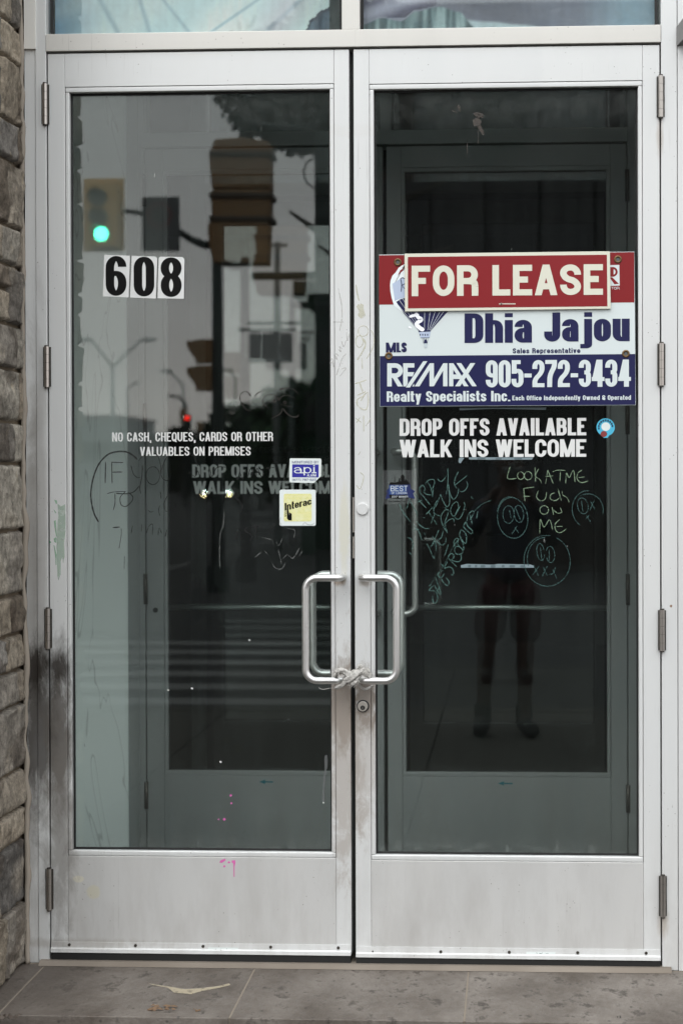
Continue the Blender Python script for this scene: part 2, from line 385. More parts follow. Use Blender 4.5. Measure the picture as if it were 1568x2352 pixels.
def stone_wall():
    rnd = random.Random(11); mb = MB(); cols = []
    pal = [srgb(136, 127, 115), srgb(118, 112, 105), srgb(148, 137, 122), srgb(102, 98, 94), srgb(156, 149, 138), srgb(128, 123, 117), srgb(112, 102, 91), srgb(138, 131, 122)]
    def stone(O, U, N, u0, u1, z0, z1, corner=False):
        g = .0022; u0 += g; u1 -= g; z0 += g; z1 -= g
        nu = max(5, int((u1-u0)/.0075)); nv = max(5, int((z1-z0)/.0075)); n0 = len(mb.v)
        base = rnd.choice(pal); k = rnd.uniform(.8, 1.15); sd_ = rnd.uniform(0, 99); tilt = rnd.uniform(-.003, .003); tz = rnd.uniform(-.004, .004); out = rnd.uniform(.004, .010)
        vs = []
        for j in range(nv+1):
            for i in range(nu+1):
                s_ = i/nu; t = j/nv; du = min(s_, 1-s_)*(u1-u0); dz = min(t, 1-t)*(z1-z0)
                e = min(du, dz)/.0045; e = min(1, e)**.6
                p = O + U*(u0+(u1-u0)*s_) + Vector((0, 0, z0+(z1-z0)*t))
                q = p*9 + Vector((sd_, 0, 0)); h = noise.fractal(q, .7, 2.1, 6)*.0062 + noise.cell(p*26+Vector((sd_, 0, 0)))*.0022 + noise.ridged_multi_fractal(p*14+Vector((0, sd_, 0)), .8, 2, 4, 1, 2)*.004
                hgt = (out + tilt*(s_-.5)*2 + tz*(t-.5)*2 + h)*e - .009*(1-e)
                jit = noise.noise(p*30+Vector((sd_, 3, 1)))*.0065*(1-e)
                vs.append(p + N*hgt + U*jit + Vector((0, 0, jit*.8)))
                c = Vector(base[:3])*k*(1 + .30*noise.fractal(q*1.7, .8, 2.2, 4)); v2 = noise.noise(q*.6)
                if v2 > .18: c = c.lerp(Vector(srgb(160, 150, 136)[:3]), min(.6, (v2-.18)*2.2))
                if noise.noise(q*.9+Vector((7, 7, 7))) > .33: c = c.lerp(Vector(srgb(72, 62, 54)[:3]), .5)
                cols.append((max(.01, c.x), max(.01, c.y), max(.01, c.z), 1))
        fs = []
        flip = U.cross(Vector((0, 0, 1))).dot(N) < 0
        for j in range(nv):
            for i in range(nu):
                a = j*(nu+1)+i; f = (a, a+1, a+nu+2, a+nu+1); fs.append(f[::-1] if flip else f)
        mb.add(vs, fs)
    for i in range(len(jz)-1):
        z0, z1 = jz[i], jz[i+1]
        # return face: runs from the door frame to the corner
        cuts = [0.0]; L = abs(RET)
        first = rnd.choice([.055, .13, .09, .19, .24]); cuts.append(first)
        while cuts[-1] < L-.30: cuts.append(cuts[-1]+rnd.uniform(.12, .27))
        cuts.append(L)
        for a, b in zip(cuts, cuts[1:]):
            zz = [(z0, z1)]
            if (z1-z0) > .15 and rnd.random() < .35: zm = z0+(z1-z0)*rnd.uniform(.4, .6); zz = [(z0, zm), (zm, z1)]
            for q0, q1 in zz: stone(Vector((XW, 0, 0)), Vector((0, -1, 0)), Vector((1, 0, 0)), a, b, q0, q1)
        x = 0
        while x < 1.6:
            d = rnd.uniform(.14, .38); stone(Vector((XW, RET, 0)), Vector((-1, 0, 0)), Vector((0, -1, 0)), x, min(x+d, 1.7), z0, z1); x += d
    o = thing('stone_wall', 'rough brown and grey stone wall in uneven courses beside the left hinge side', 'wall', (XW-.2, -.3, 0))
    r = mb.build('stone_facing', rubble_mat(), o, smooth=True); set_col(r, cols)
    bk = MB().box(XW-1.7, XW-.004, RET+.004, .112, -.2, 3.9).build('mortar_bed', concrete('mortar_joint', srgb(92, 82, 70), srgb(126, 114, 98)), o)
    # caulk bead between stone and frame
    pts = []; rr = []; z = 0.0
    while z < 3.4:
        k = noise.noise(Vector((z*5, 1, 2))); k2 = noise.noise(Vector((z*17, 5, 2)))
        xx = at(55 + 6*max(0, min(1, (2.2-z)/1.8)), 1092, 0).x + .006*k + .003*k2
        pts.append(Vector((xx, -.010+.004*k2, z))); rr.append(.0080*(1+.35*k+.35*k2)); z += .012
    cb = MB().tube(pts, rr, 10).build('caulk_bead', concrete('caulk', srgb(128, 119, 108), srgb(158, 149, 138)), o, smooth=True)
stone_wall()

# ------------------------------------------------------------------ door frame
Zh = 2.7457; ZL = .035           # underside of header, underside of left leaf
XL, XR = -.915, .915
ztop = 3.42
fr = thing('door_frame', 'pale aluminium frame round the double doors with glazed panes above', 'door frame', (0, .05, 0))
zh_t = Z(68, 800)                # top of header
FY0, FY1 = -.004, .11
xj_l0, xj_l1, xj_r0, xj_r1 = X(85, 1000), XL-.004, XR+.004, X(1555, 1000)
j = MB(); j.box(xj_l0, xj_l1, FY0, FY1, 0, ztop)
j.build('jamb', M_FR, fr, bevel=.0015)
j = MB(); j.box(xj_r0, xj_r1, FY0, FY1, 0, ztop); j.build('jamb', M_FR, fr, bevel=.0015)
MB().box(XL-.0035, XR+.0035, FY0-.003, FY1, Zh+.003, zh_t).build('header_bar', M_HEAD, fr, bevel=.0015)
mx0, mx1 = X(785, 30), X(826, 30)
MB().box(mx0, mx1, FY0-.001, FY1, zh_t+.0005, ztop).build('mullion', M_HEAD, fr, bevel=.0015)
MB().box(XL-.0035, XR+.0035, FY0-.001, FY1, ztop+.001, ztop+.06).build('top_bar', M_HEAD, fr, bevel=.0015)
# trim strip between caulk and jamb, with the paler cover block at its top
MB().box(X(59.5, 1000), xj_l0-.001, -.001, FY1, 0, Z(114, 70)).build('side_trim', M_FR, fr, bevel=.001)
MB().box(X(57, 100), X(83.5, 100), -.010, FY1, Z(114, 70)+.001, ztop).build('cover_block', simple('pale_trim', (.66, .64, .60, 1), .5), fr, bevel=.001)
# door stop (dark slot seen round the leaves)
st = MB(); st.box(XL-.003, XL+.02, .052, .10, ZL, Zh); st.box(XR-.02, XR+.003, .052, .10, ZL, Zh); st.box(XL+.021, XR-.021, .052, .10, Zh-.02, Zh+.002)
st.build('door_stop', M_RUB, fr)
# threshold
th = MB(); th.add([(XL-.03, -.035, .001), (XR+.03, -.035, .001), (XR+.03, -.02, .012), (XL-.03, -.02, .012), (XR+.03, .12, .012), (XL-.03, .12, .012)], [(0, 1, 2, 3), (3, 2, 4, 5)])
th.build('threshold', concrete('worn_threshold', srgb(84, 75, 66), srgb(146, 137, 127)), fr)
# upper panes and the printed poster behind them
for (a, b) in ((XL+.006, mx0-.003), (mx1+.003, XR-.006)):
    MB().box(a, b, .030, .036, zh_t+.004, ztop-.004).build('upper_pane', M_GL, fr)
    r = MB(); t = .006
    r.box(a-.004, a+t, .022, .0295, zh_t+.002, ztop-.002); r.box(b-t, b+.002, .022, .0295, zh_t+.002, ztop-.002)
    r.build('pane_gasket', M_RUB, fr)
def poster():
    def curve(pts, x):
        if x <= pts[0][0]: return pts[0][1]
        for (x0, y0), (x1, y1) in zip(pts, pts[1:]):
            if x <= x1:
                t = (x-x0)/(x1-x0); t = t*t*(3-2*t); return y0+(y1-y0)*t
        return pts[-1][1]
    def L(c1, c2, t): t = max(0, min(1, t)); return tuple(a+(b-a)*t for a, b in zip(c1, c2))
    furc = [(826, 40), (870, 26), (915, 34), (950, 12), (1005, 2), (1050, 14), (1090, 50), (1110, 90)]
    bedc = [(1040, 28), (1120, 36), (1200, 44), (1290, 58), (1400, 56), (1520, 52)]
    def f(x, y):
        n1 = noise.noise(Vector((x*.02, y*.02, 0))); n2 = noise.noise(Vector((x*.09, y*.012, 3)))
        if x < 790:
            c = L((120, 158, 190), (186, 214, 220), (x-118)/110)
            c = L(c, (232, 236, 236), .5+1.3*noise.noise(Vector((x*.006+y*.006, y*.01, 1))))
            for (a, b, wd) in ((250, .55, 5), (410, .8, 4), (520, -1.5, 5), (640, -1.1, 6), (330, .3, 4)):
                d = abs(x-(a+(y-40)*b)); c = L(c, (120, 156, 172), .75*max(0, 1-d/(wd*2)))
            c = L(c, (188, 176, 190), .6*max(0, 1-abs(x-660+y*.5)/70))
            e = curve([(690, 110), (702, 68), (716, 42), (744, 22), (760, 16), (790, -30)], x)
            if x > 700 and y > e: c = L((48, 64, 84), (100, 118, 134), .5+n2)
            if abs(y-e) < 4 and x > 700: c = (60, 66, 84)
            if x > 757: c = (30, 44, 48)
        else:
            c = L((150, 150, 168), (108, 108, 124), (x-960)/180 - (y-30)/90)
            c = L(c, (126, 128, 146), (x-1180)/90); c = L(c, (150, 172, 190), (x-1330)/110)
            e = curve(bedc, x)
            if x > 1030: c = L(c, (186, 200, 208), (y-e)/7)
            e = curve(furc, x)
            if x < 1112: c = L(c, L((74, 96, 104), (158, 178, 182), .5+1.2*n2+.4*n1), (y-e)/3)
            if y < 26 and x < 1000 and y < e-2: c = L((84, 80, 104), (176, 174, 194), .5+.5*math.sin((x+y*3)*.03))
        return tuple(max(4, min(250, v*1.10*(1+.05*n2))) for v in c)
    for (a, b, sa, sb) in ((XL+.010, mx0-.006, 115, 786), (mx1+.006, XR-.010, 826, 1510)):
        nx, nz = 200, 110; z0, z1 = zh_t+.002, ztop-.003; vs, fs, cs = [], [], []
        for j_ in range(nz+1):
            for i in range(nx+1):
                x = a+(b-a)*i/nx; z = z0+(z1-z0)*(j_/nz)**1.5
                sx = sa+(sb-sa)*i/nx; sy = (76 if sa < 500 else 64)-(z-zh_t)/.0013
                vs.append((x, .046, z)); cs.append(srgb(*f(sx, sy)))
        for j_ in range(nz):
            for i in range(nx):
                q = j_*(nx+1)+i; fs.append((q, q+1, q+nx+2, q+nx+1))
        o = MB().add(vs, fs).build('poster', M_POST); set_col(o, cs)
        tag(o, 'pale blue poster of draped bed sheets behind the upper left pane' if sa < 500 else 'poster of a grey furry blanket and mauve folds behind the upper right pane', 'poster', 'printed posters above the doors')
M_POST = attr_mat('poster_print', .5, 400, .06)
# printed film: daylight passes through it
_n = M_POST.node_tree; _b = _n.nodes['Principled BSDF']; _o = [x for x in _n.nodes if x.type == 'OUTPUT_MATERIAL'][0]
_t = _n.nodes.new('ShaderNodeBsdfTranslucent'); _t.inputs[0].default_value = (.95, .98, .98, 1); _m = _n.nodes.new('ShaderNodeMixShader'); _m.inputs[0].default_value = .24
_n.links.new(_b.outputs[0], _m.inputs[1]); _n.links.new(_t.outputs[0], _m.inputs[2]); _n.links.new(_m.outputs[0], _o.inputs[0])
poster()

# ------------------------------------------------------------------ door leaves
def beads(mb, x0, x1, z0, z1, wdt, y0, y1):
    "four glazing beads butted end to end"
    mb.box(x0, x1, y0, y1, z1-wdt, z1); mb.box(x0, x1, y0, y1, z0, z0+wdt)
    mb.box(x0, x0+wdt*.8, y0, y1, z0+wdt+.0004, z1-wdt-.0004); mb.box(x1-wdt*.8, x1, y0, y1, z0+wdt+.0004, z1-wdt-.0004)
def handle(parent, xm, xv, zt_, zb_, y0, sgn, mat=None, r=.0107, proj=.062):
    R = .034; P = []
    d = 1 if xv > xm else -1
    def arc(c, a, b, n=9):
        return [c + a*math.cos(t*PI/2/n) + b*math.sin(t*PI/2/n) for t in range(n+1)]
    yy = y0 + sgn*proj; rb = .020
    P.append(Vector((xm, y0, zt_)))
    c = Vector((xm+d*rb, yy-sgn*rb, zt_)); P += arc(c, Vector((-d*rb, 0, 0)), Vector((0, sgn*rb, 0)), 6)
    c = Vector((xv-d*R, yy, zt_-R)); P += arc(c, Vector((0, 0, R)), Vector((d*R, 0, 0)))
    c = Vector((xv-d*R, yy, zb_+R)); P += arc(c, Vector((d*R, 0, 0)), Vector((0, 0, -R)))
    c = Vector((xm+d*rb, yy-sgn*rb, zb_)); P += arc(c, Vector((0, sgn*rb, 0)), Vector((-d*rb, 0, 0)), 6)
    P.append(Vector((xm, y0, zb_)))
    return MB().tube(P, r, 20).build('pull_handle', mat or M_STEEL, parent, smooth=True)
def make_hinge(parent, sx, y_top, y_bot):
    x = X(sx, (y_top+y_bot)/2); z1 = Z(y_top, sx); z0 = Z(y_bot, sx); h = z1-z0
    mb = MB(); n = 5
    for k in range(n):
        a = z0+h*k/n+.0004; b = z0+h*(k+1)/n-.0004; rr = .0076
        mb.tube([(x, -.008, a), (x, -.008, b)], rr, 32)
    o = mb.build('hinge', M_HINGE, parent)
    mb = MB(); mb.tube([(x, -.008, z0-.003), (x, -.008, z1+.003)], .0062, 14); mb.box(x-.0115, x+.0115, -.006, -.0015, z0+.002, z1-.002)
    mb.build('hinge_pin', M_HINGE_D, o, smooth=False)
    return o
def leaf(side):
    R_ = side > 0
    if not R_:
        x0, x1 = XL, X(804.5, 1100)-.001; zb, zt_ = ZL, Zh-.003
        gx0, gx1, gz1, gz0 = X(163, 1100), X(755, 1100), Z(209, 450), Z(1957, 450)
        rz_t, rz_b = Z(195, 450), Z(1969, 450); six0, six1 = X(152.5, 1100), X(769, 1100)
        sw_t = Z(2167, 450)
        o = thing('door_leaf', 'left aluminium glass door leaf with the house number and soot on its hinge edge', 'door', ((x0+x1)/2, .02, 0), 'pair of entrance door leaves')
    else:
        x0, x1 = X(814, 1100), XR; zb, zt_ = Z(2200.5, 1100), Zh-.003
        gx0, gx1, gz1, gz0 = X(862.5, 1100), X(1464, 1100), Z(200, 1150), Z(1966, 1150)
        rz_t, rz_b = Z(188, 1150), Z(1979.5, 1150); six0, six1 = X(850, 1100), X(1476, 1100)
        sw_t = Z(2178, 1150)
        o = thing('door_leaf', 'right aluminium glass door leaf with lock cylinder, behind the lease sign', 'door', ((x0+x1)/2, .02, 0), 'pair of entrance door leaves')
    Y0, Y1 = 0.0, .045
    bw = .0155
    MB().box(x0, six0-.0004, Y0, Y1, zb, zt_).build('stile', M_FR, o, bevel=.0016)
    MB().box(six1+.0004, x1, Y0, Y1, zb, zt_).build('stile', M_FR, o, bevel=.0016)
    MB().box(six0, six1, Y0, Y1, rz_t, zt_).build('top_rail', M_FR, o, bevel=.0012)
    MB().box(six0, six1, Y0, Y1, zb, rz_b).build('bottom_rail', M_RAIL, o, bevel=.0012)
    bd = MB(); beads(bd, six0+.0006, six1-.0006, rz_b+.0006, rz_t-.0006, bw, .0015, .020)
    bd.build('glazing_bead', M_FR, o, bevel=.0025)
    MB().box(six0+.002, six1-.002, GY, GY+.006, rz_b+.002, rz_t-.002).build('glass_pane', M_GL, o)
    gk = MB(); beads(gk, six0+.003, six1-.003, rz_b+.003, rz_t-.003, bw+.0035, .0203, .0238); gk.build('gasket', M_RUB, o)
    bk = MB(); beads(bk, six0+.0006, six1-.0006, rz_b+.0006, rz_t-.0006, bw, .032, .044); bk.build('glazing_bead', M_FR, o)
    # kick strip and black sweep
    ks = MB(); ks.prism([(0, 0)], 0, 0) if False else None
    h = sw_t-zb; pr = [(-.003, sw_t), (-.004, sw_t-h*.55), (-.010, sw_t-h*.66), (-.011, zb), (-.0006, zb), (-.0006, sw_t)]
    vs = [(xx, p[0], p[1]) for xx in (x0+.001, x1-.001) for p in pr]; nn = len(pr)
    ks.add(vs, [tuple(range(nn)), tuple(range(2*nn-1, nn-1, -1))] + [(k, (k+1)%nn, nn+(k+1)%nn, nn+k) for k in range(nn)])
    ks = ks.build('sweep_strip', M_FR, o)
    me = ks.data; bm = bmesh.new(); bm.from_mesh(me); bmesh.ops.recalc_face_normals(bm, faces=bm.faces); bm.to_mesh(me); bm.free()
    MB().box(x0+.002, x1-.002, -.007, .03, .0125, zb-.0005).build('rubber_sweep', M_RUB, o)
    xsn = [160, 312, 467, 622, 777] if not R_ else [1012, 1169, 1326, 1483, 856]
    for k, sx in enumerate(xsn):
        p = at(sx, 2170+ (sx-160)*.0115 if not R_ else 2185+(sx-856)*.0065)
        r = .0045 if not (R_ and k == 4) else .0022
        MB().disc(p.x, -.0058, p.z, r, -.003, 14).add([(p.x-r*.7, -.0060, p.z-.0005), (p.x+r*.7, -.0060, p.z-.0005), (p.x+r*.7, -.0060, p.z+.0005), (p.x-r*.7, -.0060, p.z+.0005)], [(0, 1, 2, 3)], 1).build('screw', [simple('rusty_screw', (.07, .06, .05, 1), .5, .6), M_RUB], o)
    # maker's label, worn
    a, b = ((478, 548) if not R_ else (1208, 1275)); p = at(a, 2176 if not R_ else 2186); q = at(b, 2184 if not R_ else 2193)
    lb = MB(); lb.poly([(p.x, q.z), (q.x, q.z), (q.x, p.z), (p.x, p.z)], -.0047)
    for k in range(9):
        t = random.uniform(.1, .9); xx = p.x+(q.x-p.x)*t; zz = q.z+(p.z-q.z)*random.uniform(.2, .6); lb.poly([(xx, zz), (xx+random.uniform(.001, .004), zz), (xx+.003, zz+.002)], -.0049, 1)
    lb.build('label_plate', [M_STK, simple('label_ink', (.02, .06, .06, 1), .5)], o)
    # hinges
    hs_ = [(105, 192.5, 286.5), (109, 795.5, 889.6), (111.5, 1397, 1489.5), (114.5, 1994.5, 2089.5)] if not R_ else [(1516.5, 174, 270), (1518, 788, 886), (1519.5, 1400, 1495), (1521.5, 2010.5, 2105.5)]
    for hh in hs_: make_hinge(o, *hh)
    # pulls, outside and inside
    zt2, zb2 = Z(1327.6, 800, -.06), Z(1563.8, 800, -.06)
    if not R_: xm, xv = X(784, 1440, -.03), X(701.5, 1440, -.062)
    else: xm, xv = X(831.5, 1440, -.03), X(910.5, 1440, -.062)
    handle(o, xm, xv, zt2, zb2, 0, -1); handle(o, xm, xv, zt2, zb2, .045, 1)
    if R_:
        c = at(833.4, 1621.8); mb = MB(); mb.disc(c.x, -.0035, c.z, .0185, .001, 32); mb.build('lock_rosette', M_DARK, o, bevel=.001)
        mb = MB(); mb.disc(c.x, -.012, c.z, .0150, -.003, 32); lk = mb.build('lock_cylinder', simple('worn_nickel', (.62, .58, .53, 1), .35, .7), o, bevel=.0012)
        mb = MB(); mb.disc(c.x, -.0135, c.z-.0035, .0066, -.011, 20); mb.build('lock_core', M_DARK, lk)
        mb = MB(); mb.prism([(c.x-.0012, c.z-.008), (c.x+.0012, c.z-.008), (c.x+.0008, c.z+.0005), (c.x-.0008, c.z+.0005)], -.0140, -.0136); mb.build('keyhole', M_HINGE, lk)
        c = at(832.3, 1168.7); mb = MB(); mb.disc(c.x, -.006, c.z, .0180, .001, 40); mb.build('round_cap', M_FR, o, bevel=.0015)
        xx = X(809.5, 1200)
        mb = MB(); mb.box(xx-.001, xx+.003, .012, .030, Z(1223), Z(1142)); mb.box(xx-.001, xx+.003, .012, .030, Z(1283), Z(1233)); mb.build('latch_plate', simple('latch_metal', (.55, .5, .45, 1), .4, .6), o)
    return o
LEAF_L = leaf(-1); LEAF_R = leaf(1)
# dark weather strip deep in the meeting gap
MB().box(X(804.5)+.001, X(814)-.001, .028, .040, ZL, Zh-.004).build('weather_strip', M_RUB, LEAF_R)

# ------------------------------------------------------------------ porch surroundings
wall_r = thing('cladding_wall', 'light grey metal panel wall right of the doors', 'wall', (xj_r1+.5, .05, 0))
MB().box(xj_r1+.0015, xj_r1+.30, -.006, .12, 0, 4.2).build('panel', M_FR, wall_r, bevel=.001)
MB().box(xj_r1+.302, xj_r1+1.6, -.03, .12, 0, 4.2).build('panel', M_FR, wall_r, bevel=.001)
fas = thing('fascia', 'grey metal fascia band over the panes above the doors', 'fascia', (0, 0, ztop))
MB().box(X(57, 100)-.0, xj_r1, -.02, .13, ztop+.0615, 4.2).build('fascia_panel', M_FR, fas, bevel=.002)
# wedge shaped bracket at the upper right edge
p = at(1553, 75, -.006); q = at(1600, 75, -.006)
bz1, bz0 = Z(62, 1556), Z(106, 1556)
br = MB(); x0b, x1b = p.x, p.x+.20
br.add([(x0b, -.0065, bz0), (x0b, -.0065, bz1), (x1b, -.0065, bz1+.22), (x1b, -.0065, bz0),
        (x0b+.004, -.03, bz0), (x0b+.004, -.03, bz1), (x1b, -.34, bz1+.22), (x1b, -.34, bz0+.15)],
       [(0, 1, 2, 3), (4, 7, 6, 5), (0, 4, 5, 1), (1, 5, 6, 2), (0, 3, 7, 4), (3, 2, 6, 7)])
o = br.build('wall_bracket', simple('bracket_grey', (.22, .215, .21, 1), .6)); tag(o, 'grey wedge shaped metal bracket jutting from the wall at the upper right edge', 'bracket')

# ------------------------------------------------------------------ vestibule and inner doors
DI = 1.25
xv0 = at(140, 1400, DI).x; xv1 = xj_r1-.004
def wallpaint(name, a, b_):
    m_, n, b = newmat(name); g = G(n); g.p = g.pos()
    c = g.mix(g.rng(g.noise(g.mapping(g.p, (1, 1, .4)), 1.6, 4), .35, .7), a, b_)
    ln_ = g.rng(g.noise(g.mapping(g.p, (1, 8, .25)), 3, 3, .6, 1.5), .495, .505, 0, 1); l2 = g.math('MULTIPLY', g.math('MULTIPLY', ln_, g.math('SUBTRACT', 1, ln_)), 1.6)
    c = g.mix(l2, c, (.25, .27, .26, 1)); g.ln(c, b.inputs['Base Color']); b.inputs['Roughness'].default_value = .6
    return m_
M_VW = wallpaint('vestibule_paint', (.90, .93, .91, 1), (.84, .88, .86, 1))
vw = MB().box(xv0-.05, xv0, .115, DI+.3, 0, 3.6).build('vestibule_wall', M_VW); tag(vw, 'pale painted side wall between the outer and inner doors on the left', 'wall')
vw = MB().box(xv1, xv1+.05, .115, DI+.3, 0, 3.6).build('vestibule_wall', M_VW); tag(vw, 'painted side wall between the outer and inner doors on the right', 'wall')
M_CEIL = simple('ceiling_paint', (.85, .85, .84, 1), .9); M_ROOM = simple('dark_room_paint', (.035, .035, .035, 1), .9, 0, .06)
cl = MB().box(xv0-.05, xv1+.05, .12, DI+.05, 3.46, 3.55).build('ceiling', M_CEIL); tag(cl, kind='structure')
vf = MB().box(xv0-.05, xv1+.05, .125, DI+.1, -.003, .008).build('vestibule_floor', concrete('mat_floor', (.06, .06, .06, 1), (.10, .10, .10, 1))); tag(vf, kind='structure')
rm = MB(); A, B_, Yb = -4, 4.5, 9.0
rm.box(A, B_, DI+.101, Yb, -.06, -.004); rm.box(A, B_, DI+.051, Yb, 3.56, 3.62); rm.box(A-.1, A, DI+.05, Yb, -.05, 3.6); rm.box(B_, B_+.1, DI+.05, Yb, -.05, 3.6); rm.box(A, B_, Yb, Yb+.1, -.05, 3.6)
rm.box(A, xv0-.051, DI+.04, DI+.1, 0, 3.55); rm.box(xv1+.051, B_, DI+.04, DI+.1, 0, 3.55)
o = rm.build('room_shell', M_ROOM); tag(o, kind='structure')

def iX(sx, sy=1400): return X(sx, sy, DI)
def iZ(sy, sx=700): return Z(sy, sx, DI)
fi = thing('inner_door_frame', 'grey metal frame of the inner doors seen through the glass', 'door frame', (0, DI, 0))
ix_l, ix_r = iX(336.5), iX(1440)
izl = iZ(337, 600)
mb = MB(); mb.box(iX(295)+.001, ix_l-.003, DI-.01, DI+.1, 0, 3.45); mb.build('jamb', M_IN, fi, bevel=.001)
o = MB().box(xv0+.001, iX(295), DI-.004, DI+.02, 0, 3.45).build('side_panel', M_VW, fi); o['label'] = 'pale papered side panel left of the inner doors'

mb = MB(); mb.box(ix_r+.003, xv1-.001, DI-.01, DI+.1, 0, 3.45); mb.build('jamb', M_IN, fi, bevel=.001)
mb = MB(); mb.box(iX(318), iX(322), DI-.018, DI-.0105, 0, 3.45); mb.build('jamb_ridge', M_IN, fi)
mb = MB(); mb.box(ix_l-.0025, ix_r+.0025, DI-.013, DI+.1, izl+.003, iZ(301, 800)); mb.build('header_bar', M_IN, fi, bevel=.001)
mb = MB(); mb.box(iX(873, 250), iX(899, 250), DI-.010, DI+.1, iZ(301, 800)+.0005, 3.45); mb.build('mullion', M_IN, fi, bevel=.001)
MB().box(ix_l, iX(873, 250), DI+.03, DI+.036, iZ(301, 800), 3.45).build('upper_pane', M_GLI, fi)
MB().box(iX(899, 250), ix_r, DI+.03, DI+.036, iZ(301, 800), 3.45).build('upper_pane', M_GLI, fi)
def inner_leaf(R_):
    if not R_:
        x0, x1 = ix_l, iX(881); s0, s1 = iX(377), iX(838)
        o = thing('inner_door_leaf', 'left inner glass door in grey metal, with a push bar and faded white lettering', 'inner door', ((x0+x1)/2, DI, 0), 'pair of inner door leaves')
    else:
        x0, x1 = iX(889.5), ix_r; s0, s1 = iX(923.5), iX(1402)
        o = thing('inner_door_leaf', 'right inner glass door in grey metal, with a tall bent pull behind the lease sign', 'inner door', ((x0+x1)/2, DI, 0), 'pair of inner door leaves')
    zt_ = izl-.003; zr = iZ(385, 800); zb = iZ(1783, 800); Y0, Y1 = DI, DI+.045
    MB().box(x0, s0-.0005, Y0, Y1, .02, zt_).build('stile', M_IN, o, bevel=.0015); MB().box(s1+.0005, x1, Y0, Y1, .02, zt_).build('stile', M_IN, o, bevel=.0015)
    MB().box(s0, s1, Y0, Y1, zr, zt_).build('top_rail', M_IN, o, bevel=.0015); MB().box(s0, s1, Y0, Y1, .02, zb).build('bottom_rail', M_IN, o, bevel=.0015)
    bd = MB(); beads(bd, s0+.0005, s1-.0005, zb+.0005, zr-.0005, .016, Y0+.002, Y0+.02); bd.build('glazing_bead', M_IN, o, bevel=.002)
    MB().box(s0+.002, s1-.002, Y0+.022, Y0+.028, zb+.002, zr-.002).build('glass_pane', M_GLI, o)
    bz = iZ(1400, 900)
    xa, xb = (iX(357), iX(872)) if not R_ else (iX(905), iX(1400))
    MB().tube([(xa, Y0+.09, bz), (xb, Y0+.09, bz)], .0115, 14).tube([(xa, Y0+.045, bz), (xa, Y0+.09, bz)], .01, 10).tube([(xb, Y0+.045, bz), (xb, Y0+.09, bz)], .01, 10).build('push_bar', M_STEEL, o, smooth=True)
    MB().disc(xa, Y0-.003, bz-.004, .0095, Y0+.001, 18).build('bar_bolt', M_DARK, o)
    h_t, h_b = iZ(1037, 900), iZ(1406, 900)
    if R_: xm, xv = iX(908), iX(956)
    else: xm, xv = iX(866), iX(818)
    handle(o, xm, xv, h_t, h_b, Y0, -1, M_STEEL, .0125, .07)
    for (y0, y1) in ((398, 470), (925, 1000), (1318, 1388), (1798, 1860)):
        xx = (x0-.002) if not R_ else (x1+.002); z0, z1 = iZ(y1), iZ(y0)
        MB().tube([(xx, Y0-.008, z0), (xx, Y0-.008, z1)], .008, 12).build('hinge', simple('dark_hinge', (.10, .09, .08, 1), .4, .8), o, smooth=True)
    # teal arrow decal
    a, b = ((595, 627) if not R_ else (1143, 1177)); yy = 1797; am = MB(); s = lambda u, v: (iX(u, yy), iZ(v))
    am.poly([s(a, yy), s(a+14, yy-5), s(a+14, yy+5)], Y0-.0006); am.poly([s(a+13, yy-1.5), s(b, yy-1.5), s(b, yy+1.5), s(a+13, yy+1.5)], Y0-.0008)
    am.build('arrow_decal', simple('teal_ink', (.01, .16, .20, 1), .5), o)
    return o
IN_L = inner_leaf(False); IN_R = inner_leaf(True)
